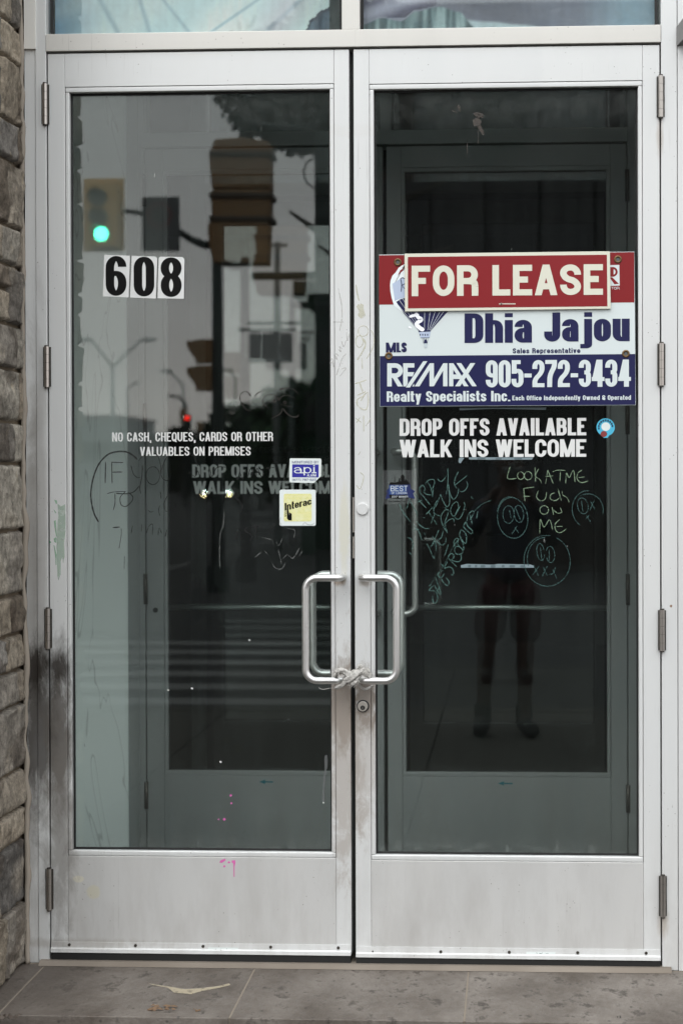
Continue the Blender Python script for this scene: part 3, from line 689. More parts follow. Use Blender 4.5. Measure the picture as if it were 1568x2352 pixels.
#@@PART2
# ------------------------------------------------------------------ drawn lettering
def GL():
    D = {}
    def s(*pts, box='C', closed=False): return ('s', box, pts, closed)
    def d(xb, xt, yb=0, yt=1, box='C', k=1.0): return ('d', box, xb, xt, yb, yt, k)
    stem = lambda x=0, a=0, b=1, box='C': s((x, a, 0), (x, b, 0), box=box)
    bar = lambda y, a=0, b=1, box='C': s((a, y, 0), (b, y, 0), box=box)
    ring = lambda box='C', y0=0, y1=1: s((0, (y0+y1)/2, 0), (0, y0, 1), (1, y0, 1), (1, y1, 1), (0, y1, 1), (0, (y0+y1)/2, 0), box=box, closed=True)
    D['A'] = (1.06, [d(0, .5), d(1, .5), bar(.24, .1, .9)])
    D['B'] = (1, [stem(), s((0, 1, 0), (.94, 1, .8), (.94, .52, .8), (0, .52, 0)), s((0, .52, 0), (1, .52, .8), (1, 0, .8), (0, 0, 0))])
    D['C'] = (1, [s((1, .66, 0), (1, 1, 1), (0, 1, 1), (0, 0, 1), (1, 0, 1), (1, .34, 0))])
    D['D'] = (1, [stem(), s((0, 1, 0), (1, 1, .9), (1, 0, .9), (0, 0, 0))])
    D['E'] = (.9, [stem(), bar(1), bar(.52, 0, .93), bar(0)])
    D['F'] = (.87, [stem(), bar(1), bar(.5, 0, .92)])
    D['G'] = (1.02, [s((1, .70, 0), (1, 1, 1), (0, 1, 1), (0, 0, 1), (1, 0, .8), (1, .45, 0)), bar(.45, .55, 1)])
    D['H'] = (1.02, [stem(), stem(1), bar(.52)])
    D['I'] = (0, [stem(.5)])
    D['J'] = (.9, [s((1, 1, 0), (1, 0, 1), (0, 0, 1), (0, .32, 0))])
    D['K'] = (1.04, [stem(), d(0.05, 1, .30, 1), d(1, .28, 0, .62)])
    D['L'] = (.84, [stem(), bar(0)])
    D['M'] = (1.3, [stem(), stem(1), d(.5, 0), d(.5, 1)])
    D['N'] = (1.04, [stem(), stem(1), d(1, 0)])
    D['O'] = (1.02, [ring()])
    D['P'] = (.96, [stem(), s((0, 1, 0), (1, 1, .9), (1, .44, .9), (0, .44, 0))])
    D['Q'] = (1.02, [ring(), d(1, .5, -.06, .26)])
    D['R'] = (1, [stem(), s((0, 1, 0), (.97, 1, .9), (.97, .48, .9), (0, .48, 0)), s((.4, .48, 0), (.97, .46, .6), (1, .25, 0), (1, 0, 0))])
    D['S'] = (.98, [s((1, .70, 0), (1, 1, 1), (0, 1, 1), (0, .56, 1), (1, .44, 1), (1, 0, 1), (0, 0, 1), (0, .30, 0))])
    D['T'] = (.94, [stem(.5), bar(1)])
    D['U'] = (1.02, [s((0, 1, 0), (0, 0, 1), (1, 0, 1), (1, 1, 0))])
    D['V'] = (1.02, [d(.5, 0), d(.5, 1)])
    D['W'] = (1.45, [d(.25, 0), d(.25, .5), d(.75, .5), d(.75, 1)])
    D['X'] = (1.02, [d(0, 1), d(1, 0)])
    D['Y'] = (1.0, [d(.5, 0, .4, 1), d(.5, 1, .4, 1), stem(.5, 0, .45)])
    D['Z'] = (.92, [bar(1), bar(0), d(0, 1)])
    D['0'] = (.95, [ring()])
    D['1'] = (.62, [stem(1), s((1, .84, 0), (0, .76, 0))])
    D['2'] = (.95, [s((0, .70, 0), (0, 1, 1), (1, 1, 1), (1, .56, .8), (0, .25, .6), (0, 0, 0)), bar(0)])
    D['3'] = (.95, [s((0, .74, 0), (0, 1, 1), (.98, 1, 1), (.98, .54, .7), (.42, .54, 0)), s((.42, .54, 0), (1, .54, .7), (1, 0, 1), (0, 0, 1), (0, .27, 0))])
    D['4'] = (1.0, [stem(.74), bar(.25), d(0, .62, .22, 1)])
    D['5'] = (.95, [bar(1, .06, .95), stem(.04, .5, 1), s((.04, .58, 0), (.3, .62, .0), (1, .62, 1), (1, 0, 1), (0, 0, 1), (0, .28, 0))])
    D['6'] = (.95, [s((0, .3, 0), (0, 0, 1), (1, 0, 1), (1, .57, 1), (0, .57, .6), (0, .3, 0), closed=True), s((0, .3, 0), (0, 1, 1), (1, 1, 1), (1, .76, 0))])
    D['7'] = (.92, [bar(1), s((1, 1, 0), (1, .80, .7), (.32, .45, .9), (.28, 0, 0))])
    D['8'] = (.95, [ring('C', 0, .53), ring('C', .53, 1)])
    D['9'] = (.95, [s((1, .7, 0), (1, 1, 1), (0, 1, 1), (0, .43, 1), (1, .43, .6), (1, .7, 0), closed=True), s((1, .7, 0), (1, 0, 1), (0, 0, 1), (0, .24, 0))])
    D['-'] = (.55, [bar(.42)])
    D[','] = (-1, [('r', 0, 1, -.16, .14)])
    D['.'] = (-1, [('r', 0, 1, 0, .14)])
    D['('] = (.42, [s((1, 1.02, 0), (0, 1.0, 1), (0, -.1, 1), (1, -.12, 0))])
    D[')'] = (.42, [s((0, 1.02, 0), (1, 1.0, 1), (1, -.1, 1), (0, -.12, 0))])
    D['&'] = (1.1, [ring('C', .55, 1), s((.85, 0, 0), (.0, 0, 1), (0, .55, 1), (.5, .55, 0)), d(1, .2, 0, .6), s((1, .45, 0), (1, .0, .8), (.5, 0, 0))])
    D['/'] = (.7, [d(0, 1, -.05, 1.05)])
    x = 'x'
    D['a'] = (.92, [s((0, .74, 0), (0, 1, 1), (1, 1, 1), (1, 0, 0), box=x), s((1, .56, 0), (0, .56, .9), (0, 0, .9), (1, 0, .6), (1, .4, 0), box=x)])
    D['b'] = (.95, [stem(), ring(x)])
    D['c'] = (.9, [s((1, .64, 0), (1, 1, 1), (0, 1, 1), (0, 0, 1), (1, 0, 1), (1, .36, 0), box=x)])
    D['d'] = (.95, [stem(1), ring(x)])
    D['e'] = (.94, [s((1, .30, 0), (1, 0, 1), (0, 0, 1), (0, 1, 1), (1, 1, 1), (1, .48, 0), box=x), bar(.48, 0, 1, x)])
    D['f'] = (.6, [s((.30, 0, 0), (.30, 1, .9), (1, 1, 0)), ('xb', .86)])
    D['g'] = (.95, [ring(x), s((1, 1, 0), (1, -.42, .8), (0, -.42, 0), box=x)])
    D['h'] = (.95, [stem(), s((0, .8, 0), (.1, 1, .3), (1, 1, 1), (1, 0, 0), box=x)])
    D['i'] = (0, [stem(.5, 0, 1, x), ('r', 0, 1, .865, 1.0)])
    D['j'] = (.45, [s((1, 1, 0), (1, -.38, .8), (0, -.38, 0), box=x), ('rj', .84, 1.0)])
    D['k'] = (.95, [stem(), d(.05, 1, .30, .99, x), d(1, .28, 0, .62, x)])
    D['l'] = (0, [stem(.5)])
    D['m'] = (1.5, [stem(0, 0, 1, x), s((0, .8, 0), (.05, 1, .3), (.5, 1, 1), (.5, 0, 0), box=x), s((.5, .8, 0), (.55, 1, .3), (1, 1, 1), (1, 0, 0), box=x)])
    D['n'] = (.95, [stem(0, 0, 1, x), s((0, .8, 0), (.1, 1, .3), (1, 1, 1), (1, 0, 0), box=x)])
    D['o'] = (.95, [ring(x)])
    D['p'] = (.95, [stem(0, -.36, 1, x), ring(x)])
    D['q'] = (.95, [stem(1, -.36, 1, x), ring(x)])
    D['r'] = (.66, [stem(0, 0, 1, x), s((0, .7, 0), (.1, 1, .8), (1, 1, 0), box=x)])
    D['s'] = (.88, [s((1, .70, 0), (1, 1, 1), (0, 1, 1), (0, .56, 1), (1, .44, 1), (1, 0, 1), (0, 0, 1), (0, .30, 0), box=x)])
    D['t'] = (.6, [s((.30, 1, 0), (.30, 0, .9), (1, 0, 0)), ('xb', .86)])
    D['u'] = (.95, [stem(1, 0, 1, x), s((0, 1, 0), (0, 0, 1), (1, 0, .8), (1, .2, 0), box=x)])
    D['v'] = (.95, [d(.5, 0, 0, 1, x), d(.5, 1, 0, 1, x)])
    D['w'] = (1.4, [d(.25, 0, 0, 1, x), d(.25, .5, 0, 1, x), d(.75, .5, 0, 1, x), d(.75, 1, 0, 1, x)])
    D['x'] = (.95, [d(0, 1, 0, 1, x), d(1, 0, 0, 1, x)])
    D['y'] = (.95, [d(.5, 0, 0, 1, x), d(.30, 1, -.38, 1, x)])
    return D
GLY = GL()
def fillet(P, Rh, Rv):
    out = []
    n = len(P)
    for i, (x, y, k) in enumerate(P):
        p = Vector((x, y))
        if i == 0 or i == n-1 or k == 0: out.append(('c' if 0 < i < n-1 else 'e', p)); continue
        a = Vector(P[i-1][:2]); b = Vector(P[i+1][:2]); da = a-p; db = b-p; la, lb = da.length, db.length
        if la < 1e-6 or lb < 1e-6: out.append(('e', p)); continue
        def ln(dv, l, last):
            u = dv/l; q = k*(abs(u.x)*Rh + abs(u.y)*Rv); return min(q, l*(.98 if last else .5))
        pa = p + da/la*ln(da, la, i-1 == 0); pb = p + db/lb*ln(db, lb, i+1 == n-1)
        for t in range(9):
            t /= 8; c1 = pa.lerp(p, .56); c2 = pb.lerp(p, .56)
            out.append(('s', pa*(1-t)**3 + c1*3*t*(1-t)**2 + c2*3*t*t*(1-t) + pb*t**3))
    return out
def letters(text, width, cap, stem_, bar_, yoff=0.0, wf=.5, gap=.09, xh=.72, vs=1.3, space=.32, rot=0.0, slant=0.0):
    "quads for a line of text: list of polygons in (x, z) with tiny depth layer; fitted to the given width"
    st, br = stem_*cap, bar_*cap
    polys = []
    def gw(ch, wf_):
        w_ = GLY[ch][0]
        if w_ == 0: return st
        if w_ == -1: return st*1.0
        if ch in 'mwMW': return max(w_*wf_*cap*1.02, 3*st*1.28 if ch in 'mM' else 3*st)
        return max(w_*wf_*cap, st*1.5)
    def total(wf_):
        t = 0
        for i, ch in enumerate(text):
            t += space*cap*wf_/.5*.8 if ch == ' ' else gw(ch, wf_)
            if i < len(text)-1: t += gap*cap
        return t
    lo, hi = .1, 3.0
    for _ in range(40):
        md = (lo+hi)/2
        if total(md) > width: hi = md
        else: lo = md
    wf_ = lo; cx = 0
    for ch in text:
        if ch == ' ': cx += space*cap*wf_/.5*.8 + gap*cap; continue
        w_ = gw(ch, wf_); q = []
        for sidx, s_ in enumerate(GLY[ch][1]):
            if s_[0] == 's':
                _, box, pts, closed = s_
                top = 1 if box == 'C' else xh
                hy = br/2 if box == 'C' else br*.93/2; hx = st/2
                mp = lambda p: (hx + p[0]*(w_-2*hx), hy + p[1]*(top*cap-2*hy), p[2])
                Q = [mp(p) for p in pts]
                Rh = (w_-2*hx)*.5; Rv = min(Rh*vs, top*cap*.5)
                seq = fillet(Q, Rh, Rv)
                # split at sharp inner corners
                pieces = [[]]
                for kd, p in seq:
                    pieces[-1].append(p)
                    if kd == 'c': pieces.append([p])
                for pc in pieces:
                    r = [pc[0]]
                    for p in pc[1:]:
                        if (p-r[-1]).length > 1e-6: r.append(p)
                    if len(r) < 2: continue
                    cap_ends = not closed
                    if cap_ends:
                        for e0, e1 in ((0, 1), (-1, -2)):
                            u = (r[e0]-r[e1]).normalized()
                            if abs(u.y) > .9:
                                edge = r[e0].y < hy+1e-5 or r[e0].y > top*cap-hy-1e-5; r[e0] = r[e0] + u*(hy if edge else 0)
                            elif abs(u.x) > .9:
                                edge = abs(r[e0].x-hx) < 1e-5 or abs(r[e0].x-(w_-hx)) < 1e-5; r[e0] = r[e0] + u*(hx if edge else 0)
                    L_, R_ = [], []
                    for i, p in enumerate(r):
                        if closed and (i == 0 or i == len(r)-1): t = (r[1]-r[0]).normalized() + (r[-1]-r[-2]).normalized()
                        else: t = r[min(i+1, len(r)-1)] - r[max(i-1, 0)]
                        t.normalize(); nv = Vector((-t.y, t.x)); off = Vector((nv.x*hx, nv.y*hy))
                        L_.append(p+off); R_.append(p-off)
                    for i in range(len(r)-1): q.append((sidx, [L_[i], L_[i+1], R_[i+1], R_[i]]))
            elif s_[0] == 'd':
                _, box, xb, xt, yb, yt, k = s_
                top = 1 if box == 'C' else xh; th = st*1.04*k
                if th > w_*.55: th = w_*.55
                xb_, xt_ = xb*(w_-th), xt*(w_-th)
                q.append((sidx, [Vector((xb_, yb*top*cap)), Vector((xb_+th, yb*top*cap)), Vector((xt_+th, yt*top*cap)), Vector((xt_, yt*top*cap))]))
            elif s_[0] == 'r':
                _, a, b, y0, y1 = s_; q.append((sidx, [Vector((0, y0*cap)), Vector((st, y0*cap)), Vector((st, y1*cap)), Vector((0, y1*cap))]))
            elif s_[0] == 'rj':
                q.append((sidx, [Vector((w_-st, s_[1]*cap)), Vector((w_, s_[1]*cap)), Vector((w_, s_[2]*cap)), Vector((w_-st, s_[2]*cap))]))
            elif s_[0] == 'xb':
                h = br*.8; y = xh*cap-h; q.append((sidx, [Vector((0, y)), Vector((w_, y)), Vector((w_, y+h)), Vector((0, y+h))]))
        for si, pl in q: polys.append((si, [(cx+p.x, p.y) for p in pl]))
        cx += w_ + gap*cap
    if rot or slant:
        c_, s_ = math.cos(rot), math.sin(rot)
        polys = [(si, [((x+slant*y)*c_-y*s_, (x+slant*y)*s_+y*c_) for x, y in pl]) for si, pl in polys]
    return polys
def text_line(name, text, sx0, sx1, sy_base, sy_top, mat, Yp, parent=None, stem_=.22, bar_=.17, Yproj=None, **k):
    "one line of lettering between two photograph columns, on the vertical plane Y=Yp"
    yp = Yp if Yproj is None else Yproj
    xm = (sx0+sx1)/2
    a, b = at(sx0, sy_base, yp), at(sx1, sy_base, yp); z0 = at(xm, sy_base, yp).z; cap = at(xm, sy_top, yp).z - z0
    mb = MB()
    for n_, (si, pl) in enumerate(letters(text, b.x-a.x, cap, stem_, bar_, **k)):
        mb.poly([(a.x+x, z0+z) for x, z in pl], Yp - .00003*si - .000002*(n_ % 7))
    return mb.build(name, mat, parent)
def ribbon(strokes, cr, wid, mat, Yp, name, parent, jitter=.25, fade=True, seed=1):
    "marker strokes traced as smooth ribbons lying on the plane Y=Yp"
    rnd = random.Random(seed); mb = MB(); layer = 0
    for st in strokes:
        wmul = 1
        if isinstance(st[0], (int, float)): wmul = st[0]; st = st[1]
        P = [Vector((at(*cr(u, v), Yp).x, at(*cr(u, v), Yp).z)) for u, v in st]
        Q = []
        for i in range(len(P)-1):
            p0, p1, p2, p3 = P[max(i-1, 0)], P[i], P[i+1], P[min(i+2, len(P)-1)]
            nn = max(3, min(14, int((p2-p1).length/.0035)))
            for t in range(nn):
                t /= nn; Q.append(.5*((2*p1)+(p2-p0)*t+(2*p0-5*p1+4*p2-p3)*t*t+(3*p1-p0-3*p2+p3)*t**3))
        Q.append(P[-1]); sd_ = rnd.uniform(0, 50)
        L_, R_ = [], []
        for i, p in enumerate(Q):
            t = (Q[min(i+1, len(Q)-1)]-Q[max(i-1, 0)]);
            if t.length < 1e-7: t = Vector((1, 0))
            t.normalize(); nv = Vector((-t.y, t.x)); ww = wid*wmul*.5*(1+jitter*noise.noise(Vector((i*.35, sd_, 0)))*1.6)
            e = min(i, len(Q)-1-i); ww *= min(1, .45+.3*e)
            L_.append(p+nv*ww); R_.append(p-nv*ww)
        yy = Yp - .00002*(layer % 8); layer += 1
        for i in range(len(Q)-1):
            mb.poly([L_[i], L_[i+1], R_[i+1], R_[i]], yy)
    return mb.build(name, mat, parent)
def ell(cx, cy, rx, ry, a0=0, a1=360, rot=0, n=18):
    o = []
    for i in range(n+1):
        a = math.radians(a0+(a1-a0)*i/n); x, y = rx*math.cos(a), ry*math.sin(a); c, s_ = math.cos(math.radians(rot)), math.sin(math.radians(rot))
        o.append((cx+x*c-y*s_, cy+x*s_+y*c))
    return o
def marker_mat(name, col, alpha=.85, nscale=120, lo=.30, hi=.5):
    "ink that has partly worn off the glass"
    m_, n, b = newmat(name); g = G(n); g.p = g.pos(); b.inputs['Base Color'].default_value = col; b.inputs['Roughness'].default_value = .5
    g.ln(g.math('MULTIPLY', g.rng(g.noise(g.p, nscale, 3), lo, hi, .35, 1), alpha), b.inputs['Alpha']); return m_
def quad_s(mb, pts, Yp, mi=0, cr=None):
    "polygon given in photograph (or crop) pixels"
    P = []
    for u, v in pts:
        sx, sy = cr(u, v) if cr else (u, v); p = at(sx, sy, Yp); P.append((p.x, p.z))
    mb.poly(P, Yp, mi); return mb
GF = GY - .0008          # just in front of the glass

# --- 608 on three white sheets
c = S(160, 200, 2.529)
for d_, box, dg in (('6', [(213, 1003), (366, 1008), (358, 1256), (205, 1250)], (222, 345, 1246, 1010)),
                    ('0', [(376, 1009), (512, 1013), (528, 1022), (519, 1263), (366, 1257)], (388, 510, 1250, 1014)),
                    ('8', [(536, 1022), (546, 1014), (676, 1016), (689, 1030), (685, 1264), (530, 1261), (532, 1140)], (548, 672, 1253, 1018))):
    pos_ = {'6': 'first', '0': 'middle', '8': 'last'}[d_]
    t = thing('number_sticker', {'6': 'white sticker with a bold black 6, first of the house number', '0': 'white sticker with a bold black 0 between the 6 and the 8', '8': 'white sticker with a bold black 8 and a clipped corner'}[d_], 'number sticker', at(*c(box[0][0], 1130), GF), 'house number stickers')
    quad_s(MB(), box, GF, cr=c).build('sheet', simple('sticker_white', (.72, .72, .71, 1), .4), t)
    a = c(dg[0], dg[2]); b = c(dg[1], dg[3])
    text_line('digit', d_, a[0], b[0], a[1], b[1], M_BLK, GF-.0004, t, stem_=.215, bar_=.13, vs=1.5)

# --- white window lettering
def lettering(label, lines, Yp, mat, group=None, Yproj=None, cat='lettering', **k):
    p = at(lines[0][1], lines[0][3], Yp); t = thing('window_lettering', label, cat, p, group)
    for (s_, a, b, y0, y1) in lines: text_line('text_line', s_, a, b, y0, y1, mat, Yp, t, Yproj=Yproj, **k)
    return t
c = S(160, 700, 2.529)
A_, B2 = c(260, 847), c(1213, 792); C2, D2 = c(425, 932), c(1081, 878)
lettering('condensed white lettering about cash and valuables above the left handle', [('NO CASH, CHEQUES, CARDS OR OTHER', A_[0], B2[0], c(0, 845)[1], c(0, 791)[1]), ('VALUABLES ON PREMISES', C2[0], D2[0], c(0, 930)[1], c(0, 877)[1])], GF, M_WHT, stem_=.175, bar_=.125, gap=.075, vs=1.5, space=.34)
c = S(850, 950, 2.0907)
ln1 = [('DROP OFFS AVAILABLE', c(180, 0)[0], c(1094, 0)[0], c(0, 148)[1], c(0, 63)[1]), ('WALK INS WELCOME', c(180, 0)[0], c(1094, 0)[0], c(0, 253)[1], c(0, 167)[1])]
lettering('bold white lettering about drop offs and walk ins under the lease sign', ln1, GF, M_WHT, stem_=.215, bar_=.17, gap=.060, vs=1.15, space=.30)
# the same notice on the inner left door
c = S(150, 950, 2.4123)
k_ = (c(1240, 0)[0]-c(725, 0)[0])/ (c(1240, 0)[0]-c(725, 0)[0])
lettering('faded grey white lettering about drop offs on the inner left door', [('DROP OFFS AVAILABLE', c(725, 0)[0], c(725, 0)[0]+338, c(0, 407)[1], c(0, 333)[1]), ('WALK INS WELCOME', c(730, 0)[0], c(725, 0)[0]+338, c(0, 500)[1], c(0, 428)[1])], DI+.021, M_WHT, Yproj=DI+.021, stem_=.215, bar_=.17, gap=.060, vs=1.15, space=.30)

# --- lease sign board
SY = -.000          # the board stands on the glass, its face flush with the rails
sgn = thing('lease_sign', 'plastic sign board with red, white and navy bands on the right door glass', 'sign', at(1165, 760, SY))
M_SW = attr_mat; M_SWH = simple('sign_white', srgb(208, 216, 216), .35); M_RED = simple('sign_red', srgb(126, 14, 20), .35); M_NAVY = simple('sign_navy', srgb(17, 20, 70), .35)
c = S(850, 550, 2.0907)
bx = [c(79, 97), c(1330, 82), c(1337, 835), c(83, 842)]
P = [at(x, y, SY) for x, y in bx]
MB().prism([(p.x, p.z) for p in P], SY, SY+.0055).build('board', M_SWH, sgn, bevel=.0008)
quad_s(MB(), [c(79.5, 100), c(1329, 84), c(1330, 331), c(79, 342)], SY-.0003).build('red_band', M_RED, sgn)
quad_s(MB(), [c(83, 594), c(1334, 584), c(1335, 833), c(84.5, 840)], SY-.0003).build('navy_band', M_NAVY, sgn)
SL = SY-.0006
cr = S(880, 590, 5.2267)
# balloon emblem
bal = MB()
quad_s(bal, [(375, 140), (320, 165), (280, 195), (245, 250), (205, 290), (182, 350), (176, 410), (180, 480), (195, 560), (225, 660), (360, 760), (360, 140)], SL, 0, cr)
quad_s(bal, [(270, 288), (300, 225), (356, 190), (356, 212), (310, 250)], SL-.0001, 1, cr)
for k in range(4): quad_s(bal, [(345-k*2, 190+k*8), (356, 175+k*4), (356, 235)], SL-.00012, 1 if k == 0 else 0, cr)
quad_s(bal, [(205, 390), (300, 330), (356, 320), (356, 560), (290, 575), (235, 600)], SL-.00013, 2, cr)
quad_s(bal, [(252, 612), (300, 580), (358, 562), (358, 740), (885, 728), (675, 962), (525, 962), (350, 760)], SL-.00016, 3, cr)
for (a, b, d, e) in ((290, 590, 545, 960), (330, 572, 565, 960), (262, 635, 532, 962), (600, 730, 597, 960), (668, 728, 636, 960), (730, 728, 650, 960), (790, 728, 660, 960), (835, 728, 668, 960), (430, 735, 560, 960)):
    wv = 2.6; quad_s(bal, [(a-wv, b), (a+wv, b), (d+1.5, e), (d-1.5, e)], SL-.0002, 0, cr)
quad_s(bal, [(522, 962), (678, 962), (673, 975), (528, 982)], SL-.00022, 3, cr)
quad_s(bal, [(530, 984), (672, 976), (660, 1050), (548, 1052)], SL-.00018, 2, cr)
for k in range(4): quad_s(bal, [(538+k*30, 1006), (552+k*30, 1004), (550+k*30, 1028), (542+k*30, 1030)], SL-.00024, 3, cr)
quad_s(bal, [(548, 1050), (660, 1048), (660, 1053), (548, 1055)], SL-.00024, 3, cr)
for (a, d) in ((572, 584), (590, 596), (618, 616), (640, 630)): quad_s(bal, [(a, 1055), (a+3, 1055), (d+3, 1115), (d, 1115)], SL-.00024, 3, cr)
quad_s(bal, [(600, 1075), (620, 1068), (628, 1090), (634, 1120), (586, 1120), (592, 1095)], SL-.00026, 3, cr)
quad_s(bal, [(588, 1122), (634, 1120), (630, 1172), (600, 1176)], SL-.00024, 4, cr)
bal.build('balloon_emblem', [simple('emblem_white', srgb(228, 234, 236), .4), M_RED, simple('halftone_blue', srgb(178, 190, 212), .4), M_NAVY, simple('basket_grey', srgb(190, 200, 205), .4)], sgn)
ribbon([[(305, 325), (318, 400), (312, 490)], [(300, 330), (330, 316), (356, 330)], [(312, 415), (340, 400), (358, 385)], [(330, 420), (358, 455)]], cr, .0028, M_NAVY, SL-.0004, 'lettering', sgn, .1)
# reflected glare on the board, painted as bluish white ribbons
ribbon([(1.5, [(490, 745), (520, 800), (560, 830), (500, 880), (540, 930), (590, 962)]), (1.1, [(410, 795), (480, 775), (530, 770)]), (.9, [(400, 915), (440, 935)])], cr, .008, simple('glare_white', (.92, .93, .97, 1), .5), SL-.0005, 'painted_glare', sgn, .12)
text_line('lettering', 'MLS', cr(125, 0)[0], cr(380, 0)[0], cr(0, 1231)[1], cr(0, 1110)[1], M_NAVY, SL, sgn, stem_=.27, bar_=.17, gap=.05)
c = S(850, 550, 2.0907)
text_line('lettering', 'Dhia', c(498, 0)[0], c(828, 0)[0], c(0, 529)[1], c(0, 384)[1], M_NAVY, SL, sgn, stem_=.27, bar_=.16, gap=.06, xh=.77, vs=1.2)
text_line('lettering', 'Jajou', c(888, 0)[0], c(1307, 0)[0], c(0, 522)[1], c(0, 379)[1], M_NAVY, SL, sgn, stem_=.27, bar_=.16, gap=.06, xh=.77, vs=1.2)
text_line('lettering', 'Sales Representative', c(734, 0)[0], c(1065, 0)[0], c(0, 580)[1], c(0, 555)[1], M_NAVY, SL, sgn, stem_=.24, bar_=.19, gap=.12, xh=.74)
text_line('lettering', '905-272-3434', c(602, 0)[0], c(1313, 0)[0], c(0, 746)[1], c(0, 613)[1], M_SWH, SL, sgn, stem_=.18, bar_=.145, gap=.03, vs=1.25)
text_line('lettering', 'Realty Specialists Inc.', c(117, 0)[0], c(722, 0)[0], c(0, 817)[1], c(0, 766)[1], M_SWH, SL, sgn, stem_=.235, bar_=.15, gap=.075, xh=.76)
text_line('lettering', 'Each Office Independently Owned & Operated', c(732, 0)[0], c(1313, 0)[0], c(0, 810)[1], c(0, 787)[1], M_SWH, SL, sgn, stem_=.225, bar_=.16, gap=.10, xh=.74)
# slashed name mark
cr = S(880, 820, 5.058); lg = MB()
def q4(pts, mi=0, k=0): quad_s(lg, pts, SL-.00004*k, mi, cr)
q4([(137, 157), (190, 157), (190, 432), (137, 432)])
o_, i_ = ell(232, 244, 90, 87, -90, 90, 0, 14), ell(228, 243, 40, 34, -90, 90, 0, 14)
for k in range(14): q4([o_[k], o_[k+1], i_[k+1], i_[k]], 0, 1)
q4([(188, 157), (234, 157), (229, 210), (188, 210)], 0, 2); q4([(188, 277), (229, 277), (234, 331), (188, 331)], 0, 3)
q4([(196, 322), (252, 322), (322, 432), (262, 432)], 0, 4)
q4([(326, 157), (379, 157), (379, 432), (326, 432)], 0, 1); q4([(370, 157), (458, 157), (458, 208), (370, 208)], 0, 2); q4([(370, 262), (456, 262), (440, 312), (370, 312)], 0, 3); q4([(370, 400), (455, 390), (455, 432), (370, 432)], 0, 4)
q4([(556, 128), (622, 128), (420, 452), (344, 452)], 1, 6); q4([(563, 133), (612, 133), (407, 444), (356, 444)], 0, 8); 
q4([(640, 157), (690, 157), (519, 431), (462, 431)], 0, 9); q4([(638, 158), (690, 157), (690, 430), (638, 430)], 0, 10)
q4([(800, 157), (851, 157), (690, 429), (640, 430)], 0, 11); q4([(799, 157), (851, 157), (851, 430), (799, 430)], 0, 12)
q4([(870, 157), (920, 157), (920, 430), (870, 430)], 0, 13); q4([(872, 157), (921, 157), (1100, 430), (1046, 430)], 0, 14); q4([(915, 290), (975, 290), (1000, 344), (915, 344)], 0, 15)
q4([(957, 155), (1013, 155), (1198, 430), (1142, 430)], 0, 16); q4([(1122, 155), (1180, 155), (1000, 430), (941, 430)], 0, 17)
lg.build('slashed_logo', [M_SWH, M_NAVY], sgn)
# member mark at the right end
c = S(850, 550, 2.0907); mm = MB()
quad_s(mm, [c(1200, 148), c(1256, 147), c(1258, 248), c(1200, 250)], SL, 0); quad_s(mm, [c(1200, 158), c(1228, 158), c(1228, 205), c(1200, 206)], SL-.0001, 1)
quad_s(mm, [c(1208, 208), c(1222, 208), c(1254, 240), c(1232, 242)], SL-.0002, 1)
for k in range(12):
    a = math.radians(-95+k*16); b = math.radians(-95+(k+1)*16); f_ = lambda t, r: c(1224+r*math.cos(t), 181+r*math.sin(t)); quad_s(mm, [f_(a, 24), f_(b, 24), f_(b, 14), f_(a, 14)], SL-.0002, 1)
mm.build('member_emblem', [M_SWH, M_RED], sgn)
text_line('lettering', 'TOR', c(1215, 0)[0], c(1257, 0)[0], c(0, 268)[1], c(0, 255)[1], M_SWH, SL, sgn, stem_=.13, bar_=.13, gap=.08)
M_BR = simple('tarnished_brass', (.16, .10, .05, 1), .45, .8)
for (u, v) in ((171, 134), (1249, 120), (127, 594), (1288, 583)):
    p = at(*c(u, v), SY); g2 = MB(); n_ = 28; vs = []; 
    for k in range(n_):
        a = 2*PI*k/n_
        for (r, y) in ((.0118, -.0004), (.0105, -.0028), (.0075, -.0030), (.0052, -.0010), (.0052, .0004)): vs.append((p.x+r*math.cos(a), SY+y, p.z+r*math.sin(a)))
    fs = []
    for k in range(n_):
        for q in range(4): fs.append((k*5+q, k*5+q+1, ((k+1) % n_)*5+q+1, ((k+1) % n_)*5+q))
    gr = g2.add(vs, fs).build('grommet', M_BR, sgn, smooth=True)
    MB().disc(p.x, SY-.0007, p.z, .0054, None, 18).build('grommet_hole', simple('hole_grey', (.10, .11, .11, 1), .4), gr)

# --- rider strip in front of the board
RY = -.0075
rd = thing('sign_rider', 'red FOR LEASE strip with cream border over the top of the sign board', 'sign', at(1165, 645, RY))
M_CREAM = simple('cream_plastic', srgb(214, 212, 196), .4); M_RR = simple('rider_red', srgb(132, 30, 35), .3)
P = [at(*c(*p), RY) for p in ((204, 92), (1210, 80), (1214, 362), (206, 375))]
MB().prism([(p.x, p.z) for p in P], RY, RY+.0045).build('panel', M_CREAM, rd, bevel=.0006)
quad_s(MB(), [c(220, 108), c(1195, 97), c(1198, 350), c(221, 360)], RY-.0003).build('red_field', M_RR, rd)
text_line('lettering', 'FOR LEASE', c(239, 0)[0], c(1176, 0)[0], c(0, 297)[1], c(0, 147)[1], M_CREAM, RY-.0007, rd, stem_=.215, bar_=.20, gap=.085, vs=1.35, space=.26)
pm = MB()
for k in range(16): quad_s(pm, [c(680+k*4.3, 335), c(683+k*4.3, 335), c(683+k*4.3, 341), c(680+k*4.3, 341)], RY-.0007)
quad_s(pm, [c(664, 338), c(680, 333), c(682, 336), c(670, 341), c(682, 345)], RY-.0008); pm.build('printers_mark', M_CREAM, rd)

